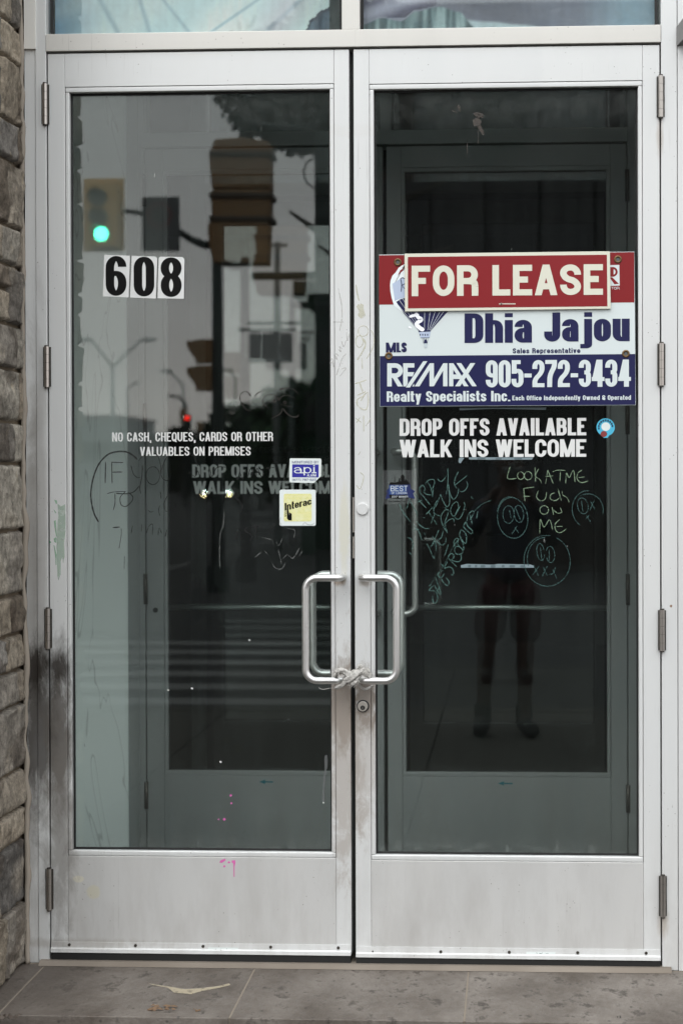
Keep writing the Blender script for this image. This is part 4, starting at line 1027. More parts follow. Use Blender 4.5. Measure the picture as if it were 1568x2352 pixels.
# --- stickers
def rrect(a, b, c_, d, r, n=5):
    o = []
    for (cx, cy, s0) in ((c_-r, b+r, -90), (c_-r, d-r, 0), (a+r, d-r, 90), (a+r, b+r, 180)):
        for k in range(n+1): t = math.radians(s0+90*k/n); o.append((cx+r*math.cos(t), cy+r*math.sin(t)))
    return o
c = S(480, 1040, 5.2267)
t = thing('alarm_sticker', 'small white and blue alarm company sticker with a cut corner on the left glass', 'sticker', at(*c(1230, 330), GF))
pts = [(1050, 177), (1415, 180), (1426, 195), (1424, 392), (1335, 480), (1048, 474), (1034, 460), (1038, 185)]
quad_s(MB(), pts, GF, cr=c).build('sheet', M_STK, t)
quad_s(MB(), [(1070, 252), (1393, 254), (1392, 412), (1068, 410)], GF-.0003, cr=c).build('blue_panel', simple('sticker_blue', srgb(40, 38, 145), .4), t)
M_INKB = simple('blue_ink', srgb(36, 40, 110), .5)
def tl(txt, x0, x1, yb, yt, mat, par, **k):
    a = c(x0, yb); b = c(x1, yt); return text_line('lettering', txt, a[0], b[0], a[1], b[1], mat, GF-.0006, par, **k)
tl('MONITORED BY', 1070, 1393, 240, 210, M_INKB, t, stem_=.14, bar_=.13, gap=.14)
tl('a.p.i.', 1092, 1365, 362, 262, M_STK, t, stem_=.17, bar_=.10, gap=.03, xh=.76)
tl('ALARM', 1250, 1363, 401, 372, M_STK, t, stem_=.17, bar_=.15, gap=.09)
tl('(877) 787-523', 1072, 1362, 452, 428, M_INKB, t, stem_=.17, bar_=.14, gap=.14)
t = thing('payment_sticker', 'square pale yellow payment card sticker with peeling corners on the left glass', 'sticker', at(*c(1135, 780), GF))
quad_s(MB(), rrect(914, 562, 1358, 1005, 22), GF, cr=c).build('sheet', M_STK, t)
def yel():
    m_, n, b = newmat('faded_yellow'); g = G(n); g.p = g.pos(); br_ = g.node('ShaderNodeTexBrick'); mp = g.node('ShaderNodeCombineXYZ'); xyz = g.sep(g.p)
    g.ln(xyz[0], mp.inputs[0]); g.ln(xyz[2], mp.inputs[1]); g.ln(mp.outputs[0], br_.inputs[0]); br_.inputs['Scale'].default_value = 60
    br_.inputs['Color1'].default_value = srgb(224, 219, 150); br_.inputs['Color2'].default_value = srgb(214, 212, 140); br_.inputs['Mortar'].default_value = srgb(228, 228, 190)
    c2 = g.mix(g.rng(g.noise(g.p, 45, 3), .5, .75, 0, .6), br_.outputs[0], srgb(228, 230, 208)); g.ln(c2, b.inputs['Base Color']); return m_
quad_s(MB(), rrect(966, 612, 1308, 952, 24), GF-.0003, cr=c).build('yellow_field', yel(), t)
a = at(*c(978, 822), GF); b = at(*c(1300, 822), GF); cap = at(*c(978, 728), GF).z-a.z
mb = MB(); pl = letters('Interac', (b.x-a.x)*1.02, cap, .23, .16, gap=.05, xh=.74, wf=.5)
for si, pq in pl:
    sh = [(a.x+x, a.z+z*(1-.12*x/(b.x-a.x))+x*.24+(.15*cap if x > .0001 and False else 0)) for x, z in pq]; mb.poly(sh, GF-.0006-.00003*si)
mb.build('lettering', M_BLK, t)
hm = MB(); quad_s(hm, [(1003, 812), (1022, 808), (1030, 845), (1034, 880), (1036, 840), (1064, 858), (1064, 940), (1025, 938), (1006, 915)], GF-.0007, 0, c)
for k in range(3): quad_s(hm, [(976, 832+k*24), (998, 828+k*24), (998, 840+k*24), (978, 844+k*24)], GF-.0007, 0, c)
hm.build('hand_emblem', M_BLK, t)
ribbon([[(915, 940), (925, 975), (948, 1003)], [(1190, 1003), (1225, 965), (1250, 985), (1300, 995), (1350, 970)], [(930, 900), (918, 940)]], c, .0012, simple('peel_crease', (.30, .32, .32, 1), .6), GF-.0006, 'peeled_edge', t)
# award sticker on the right glass
c = S(900, 1080, 5.2267)
t = thing('award_sticker', 'clear award sticker with a blue ribbon banner and black skyline by the right handle', 'sticker', at(*c(200, 370), GF))
m_, n, b = newmat('clear_film'); b.inputs['Base Color'].default_value = (.5, .52, .52, 1); b.inputs['Alpha'].default_value = .08; b.inputs['Roughness'].default_value = .3
quad_s(MB(), [(-20, 118), (400, 112), (400, 520), (-20, 535)], GF, cr=c).build('clear_film', m_, t)
bn = MB(); quad_s(bn, [(15, 470), (40, 380), (20, 378), (60, 330), (60, 290), (150, 296), (240, 292), (318, 290), (320, 340), (380, 372), (352, 400), (378, 466), (300, 452), (170, 466), (60, 458)], GF-.0003, 0, c)
bn.build('ribbon_banner', simple('ribbon_blue', srgb(22, 34, 84), .4), t)
bn = MB(); quad_s(bn, [(62, 300), (278, 300), (275, 410), (60, 412)], GF-.0005, 0, c); bn.build('banner_panel', simple('ribbon_blue_light', srgb(32, 66, 122), .4), t)
bn = MB(); quad_s(bn, [(58, 292), (75, 262), (130, 266), (175, 256), (180, 215), (196, 212), (196, 250), (205, 248), (204, 185), (225, 165), (246, 185), (250, 250), (262, 222), (280, 245), (300, 262), (318, 290)], GF-.0004, 0, c)
quad_s(bn, [(62, 415), (170, 424), (276, 412), (300, 452), (170, 466), (72, 458)], GF-.0005, 0, c)
for (u, v) in ((120, 185), (100, 200), (140, 175), (95, 215), (150, 200), (130, 210), (110, 170), (145, 160), (90, 180), (150, 225)): quad_s(bn, [(u-4, v), (u, v-4), (u+4, v), (u, v+4)], GF-.0004, 0, c)
quad_s(bn, [(126, 190), (130, 190), (134, 262), (124, 262)], GF-.0005, 0, c)
bn.build('skyline_print', M_BLK, t)
M_INKW = simple('pale_ink', srgb(190, 196, 200), .5)
tl2 = lambda txt, x0, x1, yb, yt, mat, **k: tl(txt, x0, x1, yb, yt, mat, t, **k)
tl2('BEST', 78, 286, 372, 305, M_INKW, stem_=.13, bar_=.12, gap=.12); tl2('OF LONDON', 88, 278, 408, 380, M_INKW, stem_=.13, bar_=.12, gap=.12)
tl2('2017 WINNER', 92, 290, 452, 428, M_INKW, stem_=.14, bar_=.12, gap=.12); tl2('The London Free', 45, 265, 508, 482, M_BLK, stem_=.16, bar_=.10, gap=.08, xh=.66)
# round sticker, character left out
c = S(850, 950, 2.0907)
t = thing('round_sticker', 'small round sky blue sticker beside the drop off lettering', 'sticker', at(*c(1190, 110), GF))
pts = ell(1189, 107, 45, 44, 0, 360, 0, 28)[:-1]; quad_s(MB(), pts, GF, cr=c).build('blue_disc', simple('sky_blue', srgb(76, 178, 210), .4), t)
quad_s(MB(), [(1172, 146), (1206, 146), (1200, 158), (1180, 160)], GF-.0001, cr=c).build('blue_tab', simple('sky_blue', srgb(76, 178, 210), .4), t)
ic = MB(); quad_s(ic, ell(1190, 104, 22, 21, 0, 360, 0, 20)[:-1], GF-.0003, 0, c); quad_s(ic, ell(1180, 140, 16, 15, 0, 360, 0, 16)[:-1], GF-.0004, 1, c)
for k in range(10):
    a = math.radians(170+k*20); u, v = 1189+34*math.cos(a), 107+34*math.sin(a); quad_s(ic, [(u-4, v-5), (u+4, v-5), (u+4, v+5), (u-4, v+5)], GF-.0003, 2, c)
ic.build('plain_dots', [M_STK, simple('brick_red', srgb(130, 50, 50), .5), simple('navy_ink', srgb(20, 50, 80), .5)], t)
# tape remnants
M_TAPE = simple('old_tape', srgb(120, 136, 142), .5)
def tape(label, pts, cr_, streaks):
    mb = MB(); quad_s(mb, pts, GY-.0004, 0, cr_)
    o = mb.build('tape_strip', [M_TAPE, simple('tape_gap', srgb(84, 100, 106), .5)]); tag(o, label, 'tape', 'tape strips left on the right glass')
    mb2 = MB()
    for (u0, u1, v0, v1) in streaks: quad_s(mb2, rrect(u0, v0, u1, v1, (v1-v0)*.4, 3), GY-.0007, 0, cr_)
    if streaks: mb2.build('glue_patch', bpy.data.materials['tape_gap'], o)
tape('longer grey tape strip across the glass level with the handle tops', [(480, 784), (508, 777), (640, 781), (660, 777), (820, 780), (836, 786), (838, 796), (480, 796)], c, [(515, 530, 782, 794), (548, 560, 782, 794), (576, 600, 783, 794), (625, 650, 783, 795), (680, 694, 782, 794), (718, 745, 783, 794), (770, 790, 783, 794)])
tape('thin grey tape strip touching the bottom of the walk in lettering', [(518, 254), (834, 255), (828, 266), (690, 267), (520, 265)], c, [(560, 600, 257, 264), (650, 680, 258, 265), (740, 780, 257, 265)])
tape('faint grey tape strip just under the lease sign board', [(472, 848), (898, 846), (896, 858), (640, 853), (474, 860)], S(850, 550, 2.0907), [])
tape('tiny torn scrap of tape under the walk in lettering', [(470, 258), (484, 255), (496, 258), (478, 284), (468, 278)], c, [])

# --- marker writing (part of the glass it is on)
M_TEAL = marker_mat('teal_marker', srgb(70, 104, 98)); M_TEALD = marker_mat('dark_teal_marker', srgb(48, 80, 77)); M_YG = marker_mat('pale_green_marker', srgb(118, 140, 114)); M_BM = marker_mat('black_marker', srgb(10, 10, 10), .9, 90, .2, .45); M_BM2 = marker_mat('worn_black_marker', srgb(10, 10, 10), .95, 60, .36, .50); M_SC = marker_mat('grey_scratch', srgb(120, 122, 120), .5, 80, .42, .6)
PG_R = [o for o in LEAF_R.children if o.name.startswith('glass_pane')][0]; PG_L = [o for o in LEAF_L.children if o.name.startswith('glass_pane')][0]
def par(o, p, label):
    o.parent = p; o.matrix_parent_inverse = p.matrix_world.inverted(); o['label'] = label
    return o
MY = GY-.0004
A_ = S(900, 1080, 5.2267)
st = [[(450, 410), (430, 340), (470, 300), (498, 340), (480, 390)], [(445, 400), (500, 460), (560, 540)], [(535, 262), (570, 330), (598, 445)], [(500, 290), (540, 240), (600, 228), (617, 265), (595, 330), (570, 352)], [(485, 385), (520, 410), (585, 420)],
 [(602, 330), (590, 440)], [(652, 208), (672, 243), (710, 247), (762, 185)], [(778, 90), (780, 250), (758, 420)], [(790, 290), (800, 380), (830, 455), (860, 467), (900, 410), (910, 340)], [(910, 132), (870, 210), (860, 290), (892, 335)],
 [(862, 300), (940, 240), (1018, 178)], [(1008, 250), (1022, 300), (990, 360), (940, 378), (900, 335)], [(690, 408), (720, 490), (765, 562), (795, 535), (800, 450), (780, 290)], [(690, 408), (650, 520), (612, 590)], [(650, 482), (612, 560), (612, 640), (692, 680)],
 [(510, 660), (590, 572)], [(540, 620), (592, 702)], [(622, 640), (575, 765)], [(610, 720), (642, 782)], [(745, 565), (765, 605)], [(772, 882), (712, 775), (695, 690), (735, 612), (782, 600), (780, 650), (740, 755)], [(732, 778), (800, 720), (848, 712), (855, 755)],
 [(740, 765), (776, 885)], [(865, 680), (932, 548)], [(905, 520), (878, 502), (828, 552), (812, 620), (845, 680), (872, 655), (905, 570), (905, 520)], [(975, 508), (987, 552), (945, 680), (902, 716), (858, 688)], [(300, 448), (330, 520), (400, 640), (408, 680)],
 [(300, 470), (285, 560), (258, 592)], [(180, 520), (240, 640), (325, 748)], [(370, 398), (440, 500), (515, 578)], [(388, 512), (472, 478)], [(350, 780), (420, 860), (462, 975)], [(390, 740), (440, 790), (500, 830), (552, 825)], [(345, 852), (430, 840)],
 [(280, 938), (330, 960), (355, 1030), (335, 1092)], [(305, 1120), (335, 1152)], [(590, 918), (625, 1000), (642, 1112)], [(672, 840), (620, 960), (575, 1052)], [(520, 1010), (560, 1090), (605, 1192), (620, 1160)], [(560, 1062), (612, 1008)],
 [(665, 965), (700, 940), (722, 858)], [(640, 980), (700, 1032), (750, 1002), (755, 938)], [(785, 1025), (738, 1162)], [(1062, 438), (1086, 465)], [(475, 697), (497, 698)], [(490, 878), (500, 908)]]
par(ribbon(st, A_, .0023, M_TEAL, MY, 'marker_scrawl', LEAF_R, .3, seed=3), PG_R, 'teal marker scrawl of slanting capital letters')
st = [[(592, 1650), (600, 1730), (630, 1742), (657, 1690), (640, 1620), (600, 1590), (550, 1595), (575, 1552), (612, 1525)], [(545, 1537), (585, 1508)], [(635, 1440), (660, 1520), (702, 1640)], [(620, 1530), (650, 1590), (690, 1645)], [(640, 1590), (702, 1540)],
 [(720, 1340), (672, 1370), (662, 1410), (700, 1432), (737, 1380)], [(695, 1440), (740, 1510), (780, 1527), (792, 1480), (755, 1430)], [(692, 1258), (752, 1325)], [(776, 1232), (740, 1310), (800, 1300), (840, 1330), (850, 1380), (832, 1402), (820, 1385)],
 [(888, 1298), (800, 1210), (785, 1170), (820, 1138), (850, 1150), (850, 1190), (818, 1215)], [(820, 1217), (900, 1237), (942, 1210), (940, 1150)], [(860, 1092), (880, 1140), (940, 1142), (962, 1100), (930, 1060), (880, 1050), (858, 1090)],
 [(838, 1062), (880, 1000), (912, 962), (880, 950), (850, 1000), (870, 1050)], [(910, 960), (900, 1020), (970, 1092), (960, 1000), (930, 950)], [(920, 930), (940, 848), (1000, 900), (1002, 1010), (960, 980), (915, 900)], [(970, 800), (1000, 750), (1022, 800), (1082, 860), (1060, 892), (990, 832), (970, 800)],
 [(1010, 740), (1030, 660), (1080, 613), (1097, 640), (1050, 722)], [(1050, 660), (1077, 778)], [(1146, 618), (1130, 708)], (.45, [(1100, 620), (1200, 530), (1320, 480)]), (.35, [(575, 1502), (740, 1258), (842, 1050)])]
par(ribbon(st, A_, .0025, M_TEAL, MY-.0002, 'marker_scrawl', LEAF_R, .3, seed=5), PG_R, 'teal marker words climbing steeply to the right')
B_ = S(1150, 1080, 5.2267)
st = [[(235, 70), (205, 212), (315, 215)], ell(365, 182, 40, 45), ell(455, 182, 47, 50), [(540, 78), (545, 262)], [(585, 95), (545, 185), (600, 230), (617, 274)], [(695, 112), (668, 282)], [(695, 112), (762, 278)], [(665, 192), (762, 183)],
 [(755, 137), (810, 115), (912, 118)], [(850, 128), (845, 250)], [(915, 278), (925, 150), (958, 205), (1010, 118), (1030, 262)], [(1117, 112), (1065, 150), (1055, 220), (1110, 267), (1192, 245)], [(1070, 207), (1147, 195)],
 [(400, 335), (417, 497)], [(400, 338), (532, 320)], [(398, 435), (480, 435)], [(580, 363), (558, 440), (600, 487), (662, 470), (682, 383)], [(782, 393), (735, 410), (728, 465), (790, 487), (842, 450)], [(820, 343), (862, 488)], [(870, 370), (880, 420), (932, 450), (957, 507)],
 ell(652, 602, 53, 52, -70, 300), [(748, 568), (767, 662)], [(760, 600), (820, 642), (872, 632)], [(872, 640), (850, 572)], [(598, 892), (605, 718), (650, 812), (717, 723), (757, 852)], [(842, 718), (785, 780), (800, 862), (860, 877), (927, 830)], [(800, 805), (882, 802)]]
par(ribbon(st, B_, .0024, M_YG, MY, 'marker_writing', LEAF_R, .3, seed=8), PG_R, 'pale green handwritten capitals in four short lines')
for k, (lab, st) in enumerate([('dark teal ringed doodle left of the green writing', [ell(265, 700, 185, 250, 200, 560, -8), ell(250, 690, 172, 250, 200, 300, -8), ell(215, 658, 68, 108), ell(342, 650, 58, 105, 0, 360, -6), [(225, 600), (247, 707)], [(300, 580), (362, 727)], [(320, 798), (258, 898)], [(290, 810), (342, 888)]]),
     ('dark teal ringed doodle right of the green writing', [ell(1188, 600, 186, 195, -120, 15), ell(1185, 590, 190, 225, 120, 275), ell(1125, 552, 66, 98, 0, 360, -14), [(1108, 488), (1127, 622)], [(1215, 490), (1277, 603)], [(1262, 488), (1208, 612)], [(1165, 663), (1222, 752)], [(1205, 663), (1163, 712)]]),
     ('dark teal ringed doodle below the green writing', [ell(688, 1225, 283, 312, -60, 285, -6), ell(680, 1200, 235, 262, 165, 275, -6), ell(608, 1118, 46, 105, 20, 350, -8), ell(728, 1148, 52, 100, -150, 160, -5), [(605, 1060), (625, 1225)], [(712, 1090), (715, 1230)], [(520, 1273), (582, 1412)], [(592, 1288), (508, 1402)], [(640, 1303), (692, 1412)], [(692, 1288), (625, 1418)], [(708, 1390), (762, 1380), (792, 1300)], [(758, 1330), (806, 1443)]])]):
    par(ribbon(st, B_, .0021, M_TEALD if k != 2 else M_TEALD, MY-.0001*k, 'marker_doodle', LEAF_R, .3, seed=20+k), PG_R, lab)
C_ = S(190, 1020, 5.2267)
st = [(2.0, [(215, 1065), (160, 960), (127, 820), (120, 700), (150, 520), (220, 350), (330, 235), (450, 200), (560, 205), (640, 250), (690, 300)]), (1.3, [(300, 325), (295, 587)]), (1.3, [(375, 335), (380, 592)]), (1.3, [(368, 330), (517, 335)]), (1.3, [(380, 452), (507, 450)]),
 [(610, 368), (640, 470), (690, 520), (722, 515)], [(750, 368), (745, 500), (720, 640), (732, 717)], ell(880, 495, 83, 110), [(980, 370), (975, 470), (1010, 540), (1070, 552), (1102, 490)], (1.3, [(712, 620), (650, 690), (560, 717), (425, 712)]),
 [(318, 717), (400, 695), (552, 690)], (1.1, [(415, 710), (415, 830), (395, 917)]), (1.1, [(540, 695), (480, 760), (490, 850), (550, 872), (620, 810), (632, 750), (570, 695)])]
par(ribbon(st, C_, .0024, M_BM, MY, 'marker_writing', LEAF_L, .25, seed=30), PG_L, 'black handwritten capitals inside a large curved stroke')
st = [[(705, 320), (740, 270), (850, 220), (930, 240), (970, 350), (985, 480)], [(985, 430), (1030, 300), (1110, 210), (1250, 182), (1380, 260), (1430, 380)], [(970, 690), (980, 782)], [(965, 860), (950, 920), (965, 992)], [(820, 918), (850, 940), (887, 935)], [(1060, 738), (1018, 830), (1030, 920), (1062, 937)], [(1150, 828), (1162, 932)], [(1347, 778), (1320, 830), (1372, 902)],
 (1.5, [(388, 1132), (477, 1125)]), [(490, 1135), (492, 1220), (465, 1388)], [(630, 1108), (613, 1202)], [(740, 1088), (738, 1182)], [(798, 1202), (835, 1110), (877, 1095), (872, 1222)], [(943, 1232), (955, 1138), (987, 1202)], [(1052, 1150), (1028, 1252)], [(1320, 1162), (1350, 1150), (1357, 1202)], [(530, 1080+400), (528, 1640)]]
par(ribbon(st, C_, .0019, M_BM2, MY-.0001, 'marker_writing', LEAF_L, .4, seed=31), PG_L, 'worn away black handwriting')
D_ = S(480, 1040, 5.2267)
st = [[(368, 328), (400, 442), (425, 350), (460, 432), (487, 328)], [(528, 402), (565, 298), (597, 412)], [(545, 370), (592, 370)], [(630, 422), (640, 298), (700, 412), (717, 298)], [(740, 300), (852, 290)], [(790, 298), (788, 442)], (1.2, [(343, 648), (420, 700), (462, 780), (408, 857)]), (1.4, [(368, 1182), (410, 1038), (452, 1182)]), [(378, 1112), (452, 1090)],
 (1.4, [(532, 1018), (487, 1060), (560, 1110), (582, 1160), (538, 1192)]), (1.4, [(558, 1017), (692, 1000)]), (1.4, [(620, 1010), (632, 1192)]), [(640, 1112), (760, 1080), (882, 960)], [(-200, 340), (-120, 400), (-90, 330), (-60, 410)], [(60, 300), (90, 400), (150, 290), (280, 290)]]
par(ribbon(st, D_, .0021, M_BM2, MY-.0001, 'marker_writing', LEAF_L, .4, seed=32), PG_L, 'black handwritten capitals fading towards the payment sticker')
st = [[(608, 1392), (692, 1330)], [(728, 1308), (772, 1362)], [(818, 1450), (860, 1520), (940, 1532), (982, 1460)], [(898, 1298), (942, 1482)], [(948, 1422), (1010, 1360), (1080, 1402), (1162, 1268)], [(1150, 1382), (1197, 1308)], [(1008, 1038), (1100, 1060), (1090, 1152)], [(700, 1150), (820, 1180), (840, 1240)], [(870, 1190), (900, 1250), (950, 1160)], [(940, 370), (990, 460), (1010, 520)], [(700, 400), (720, 380)], (1.4, [(235, 820), (225, 1000), (190, 1100), (180, 1300), (185, 1520)])]
par(ribbon(st, D_, .0024, M_SC, MY-.0001, 'scratch_marks', LEAF_L, .6, seed=33), PG_L, 'thin grey scratches')
E_ = S(540, 880, 7.127)
st = [[(345, 350), (300, 288), (240, 266), (180, 292), (150, 370), (180, 450), (255, 560), (340, 590)], (2.0, [(405, 350), (440, 300), (500, 265)]), (.7, [(500, 265), (585, 238)]), (1.3, ell(665, 425, 130, 108, 110, 330)), (2.0, [(735, 340), (790, 375), (800, 420)]), (1.5, [(812, 420), (850, 352), (930, 330)]), (.7, [(930, 330), (1005, 345), (1085, 390)]), (.7, [(830, 480), (940, 507), (1035, 517)]), (1.7, [(862, 548), (850, 610), (780, 670), (690, 712)]), (1.8, [(878, 548), (930, 620), (1010, 680), (1110, 690), (1137, 650)]),
 (2.2, [(800, 240), (860, 222), (930, 208)]), (.7, [(930, 210), (1030, 220), (1092, 260), (1142, 322)]), (1.6, ell(738, 420, 24, 24)), (1.2, ell(910, 450, 22, 22)), (2.6, [(310, 300), (338, 345)])]
par(ribbon(st, E_, .0018, marker_mat('brown_black_marker', srgb(34, 27, 22), .92, 90, .2, .4), MY, 'marker_doodle', LEAF_L, .3, seed=34), PG_L, 'black doodle of hearts and round eyes')
F_ = S(750, 650, 4.705); st0 = lambda n_: [o for o in LEAF_L.children if o.name.startswith('stile')][n_]
M_FAINT = marker_mat('faded_yellow_marker', srgb(206, 203, 180), .55, 60, .3, .5); M_FAINT2 = marker_mat('faded_grey_marker', srgb(196, 194, 190), .5, 60, .3, .5)
SYM = -.0006
st = [[(200, 118), (236, 300), (240, 430), (213, 592)], [(143, 490), (258, 490)], [(110, 950), (140, 930), (150, 990), (130, 890), (110, 950)], [(155, 850), (185, 905), (175, 840), (205, 870)], [(200, 790), (230, 820), (210, 760), (245, 790)], [(235, 700), (260, 760), (285, 690)], [(290, 600), (300, 700), (325, 610)], [(180, 1080), (240, 900), (285, 840)], [(215, 1090), (285, 1000), (230, 1010)]]
par(ribbon(st, F_, .0028, M_FAINT2, SYM, 'faded_scrawl', LEAF_L, .4, seed=40), st0(1), 'faint pencil grey scrawl')
stR = [o for o in LEAF_R.children if o.name.startswith('stile')][0]
st = [(1.6, [(395, 78), (410, 180), (430, 260)]), (7, [(435, 290), (455, 380), (458, 450)]), ell(475, 590, 56, 58), ell(432, 705, 40, 66), [(400, 640), (420, 650)], (2, [(470, 670), (500, 740), (460, 830), (410, 910)]), [(460, 880), (465, 1010)], [(560, 580), (590, 640), (585, 760), (510, 900)], (1.4, [(383, 1172), (512, 1130)]), (1.4, [(435, 1160), (472, 1272)]), (1.4, [(408, 1300), (505, 1258)]), (1.5, [(450, 1362), (490, 1290), (530, 1262)]), (1.5, [(470, 1310), (410, 1350), (420, 1420), (500, 1460), (530, 1380), (525, 1270)]), [(390, 1550), (455, 1600)], [(440, 1540), (400, 1605)], [(480, 1520), (480, 1700)], [(500, 1640), (560, 1560)], [(420, 1960), (445, 1920)], [(400, 2290), (440, 2330), (480, 2200), (440, 2150)]]
par(ribbon(st, F_, .0024, M_FAINT, SYM, 'faded_scrawl', LEAF_R, .4, seed=41), stR, 'faint yellowish scrawl running down the stile')
# green paint smear, pink paint specks
G_ = S(90, 1120, 8.4); gm = MB()
quad_s(gm, [(375, 505), (440, 560), (525, 520), (535, 620), (535, 1060), (505, 1280), (515, 1540), (485, 1690), (470, 1560), (440, 1640), (440, 1900), (395, 2020), (375, 1940), (365, 1700), (355, 1400), (365, 1180), (375, 900), (395, 740)], -.0005, 0, G_)
quad_s(gm, [(310, 430), (365, 445), (372, 505), (345, 512)], -.0005, 1, G_); quad_s(gm, [(298, 610), (352, 680), (332, 700)], -.0005, 1, G_); quad_s(gm, [(305, 850), (340, 830), (365, 1150), (350, 1160), (318, 980)], -.0007, 1, G_)
quad_s(gm, [(300, 1190), (340, 1170), (365, 1200), (350, 1280), (310, 1260)], -.0007, 1, G_); quad_s(gm, [(298, 1320), (315, 1330), (358, 1510), (355, 1720), (340, 1720), (325, 1500)], -.0007, 1, G_); quad_s(gm, [(218, 1250), (245, 1255), (250, 1275), (220, 1278)], -.0005, 2, G_)
o = gm.build('green_smear', [marker_mat('pale_green_paint', srgb(160, 184, 164), .5, 40, .2, .5), marker_mat('green_paint', srgb(130, 176, 142), .6, 60, .2, .5), simple('strong_green', srgb(50, 150, 100), .5)], LEAF_L); par(o, st0(0), 'smear of pale green paint')
pk = MB(); I_ = S(0, 1900, 1.96); J_ = S(0, 1400, 1.96)
quad_s(pk, [(1008, 240), (1012, 230), (1034, 222), (1036, 230), (1018, 242)], -.0006, 0, I_); quad_s(pk, ell(1051, 239, 6, 5, 0, 360, 0, 8)[:-1], -.0006, 0, I_); quad_s(pk, ell(1030, 257, 6, 5, 0, 360, 0, 8)[:-1], -.0006, 0, I_)
quad_s(pk, [(1064, 230), (1080, 229), (1081, 240), (1077, 260), (1077, 306), (1073, 306), (1072, 245), (1064, 239)], -.0006, 0, I_)
M_PINK = simple('pink_paint', srgb(205, 100, 165), .5)
par(pk.build('pink_drips', M_PINK, LEAF_L), [o for o in LEAF_L.children if o.name.startswith('bottom_rail')][0], 'pink paint specks and a drip')
pk = MB()
for (u, v, r) in ((1060, 912, 6), (1063, 948, 5), (1004, 1022, 4), (1030, 1022, 7)): quad_s(pk, [(u-r+random.uniform(-1, 1), v-r*.6), (u+r*.4, v-r), (u+r, v), (u, v+r*.8), (u-r*.7, v+r*.5)], MY, 0, J_)
par(pk.build('pink_specks', M_PINK, LEAF_L), PG_L, 'pink paint specks')
wp = MB()
for (u, v, r) in ((1145, 197, 5), (882, 419, 6), (1013, 757, 6), (773, 427, 5), (1485, 945, 4)): quad_s(wp, ell(u, v, r, r*.7, 0, 360, 20, 8)[:-1], MY, 0, J_)
par(wp.build('white_specks', M_WHT, LEAF_L), PG_L, 'small white paint specks')
par(ribbon([(2.2, [(1497, 725), (1497, 790)]), (1.2, [(1496, 780), (1488, 860), (1485, 940)])], J_, .005, marker_mat('grey_drip', srgb(96, 98, 98), .8, 60, .2, .4), MY, 'grey_drip', LEAF_L, .3), PG_L, 'grey run of dried liquid')
# dead insect nest hanging on the right glass
K_ = S(800, 0, 1.96); nb = ribbon([(5, [(632, 515), (625, 545), (620, 575)]), (2, [(625, 570), (645, 600), (652, 618)]), [(605, 545), (612, 580)], (.5, [(627, 600), (627, 660)]), (.5, [(577, 640), (577, 718)]), (1, [(535, 480), (545, 510)]), (.8, [(505, 505), (530, 515)]), (1, [(615, 520), (650, 540)])], K_, .0045, marker_mat('dried_grime', srgb(62, 54, 48), .9, 100, .3, .5), GY-.002, 'dried_grime', LEAF_R, .8, seed=50)
par(nb, PG_R, 'brown crumpled smear of dried grime')

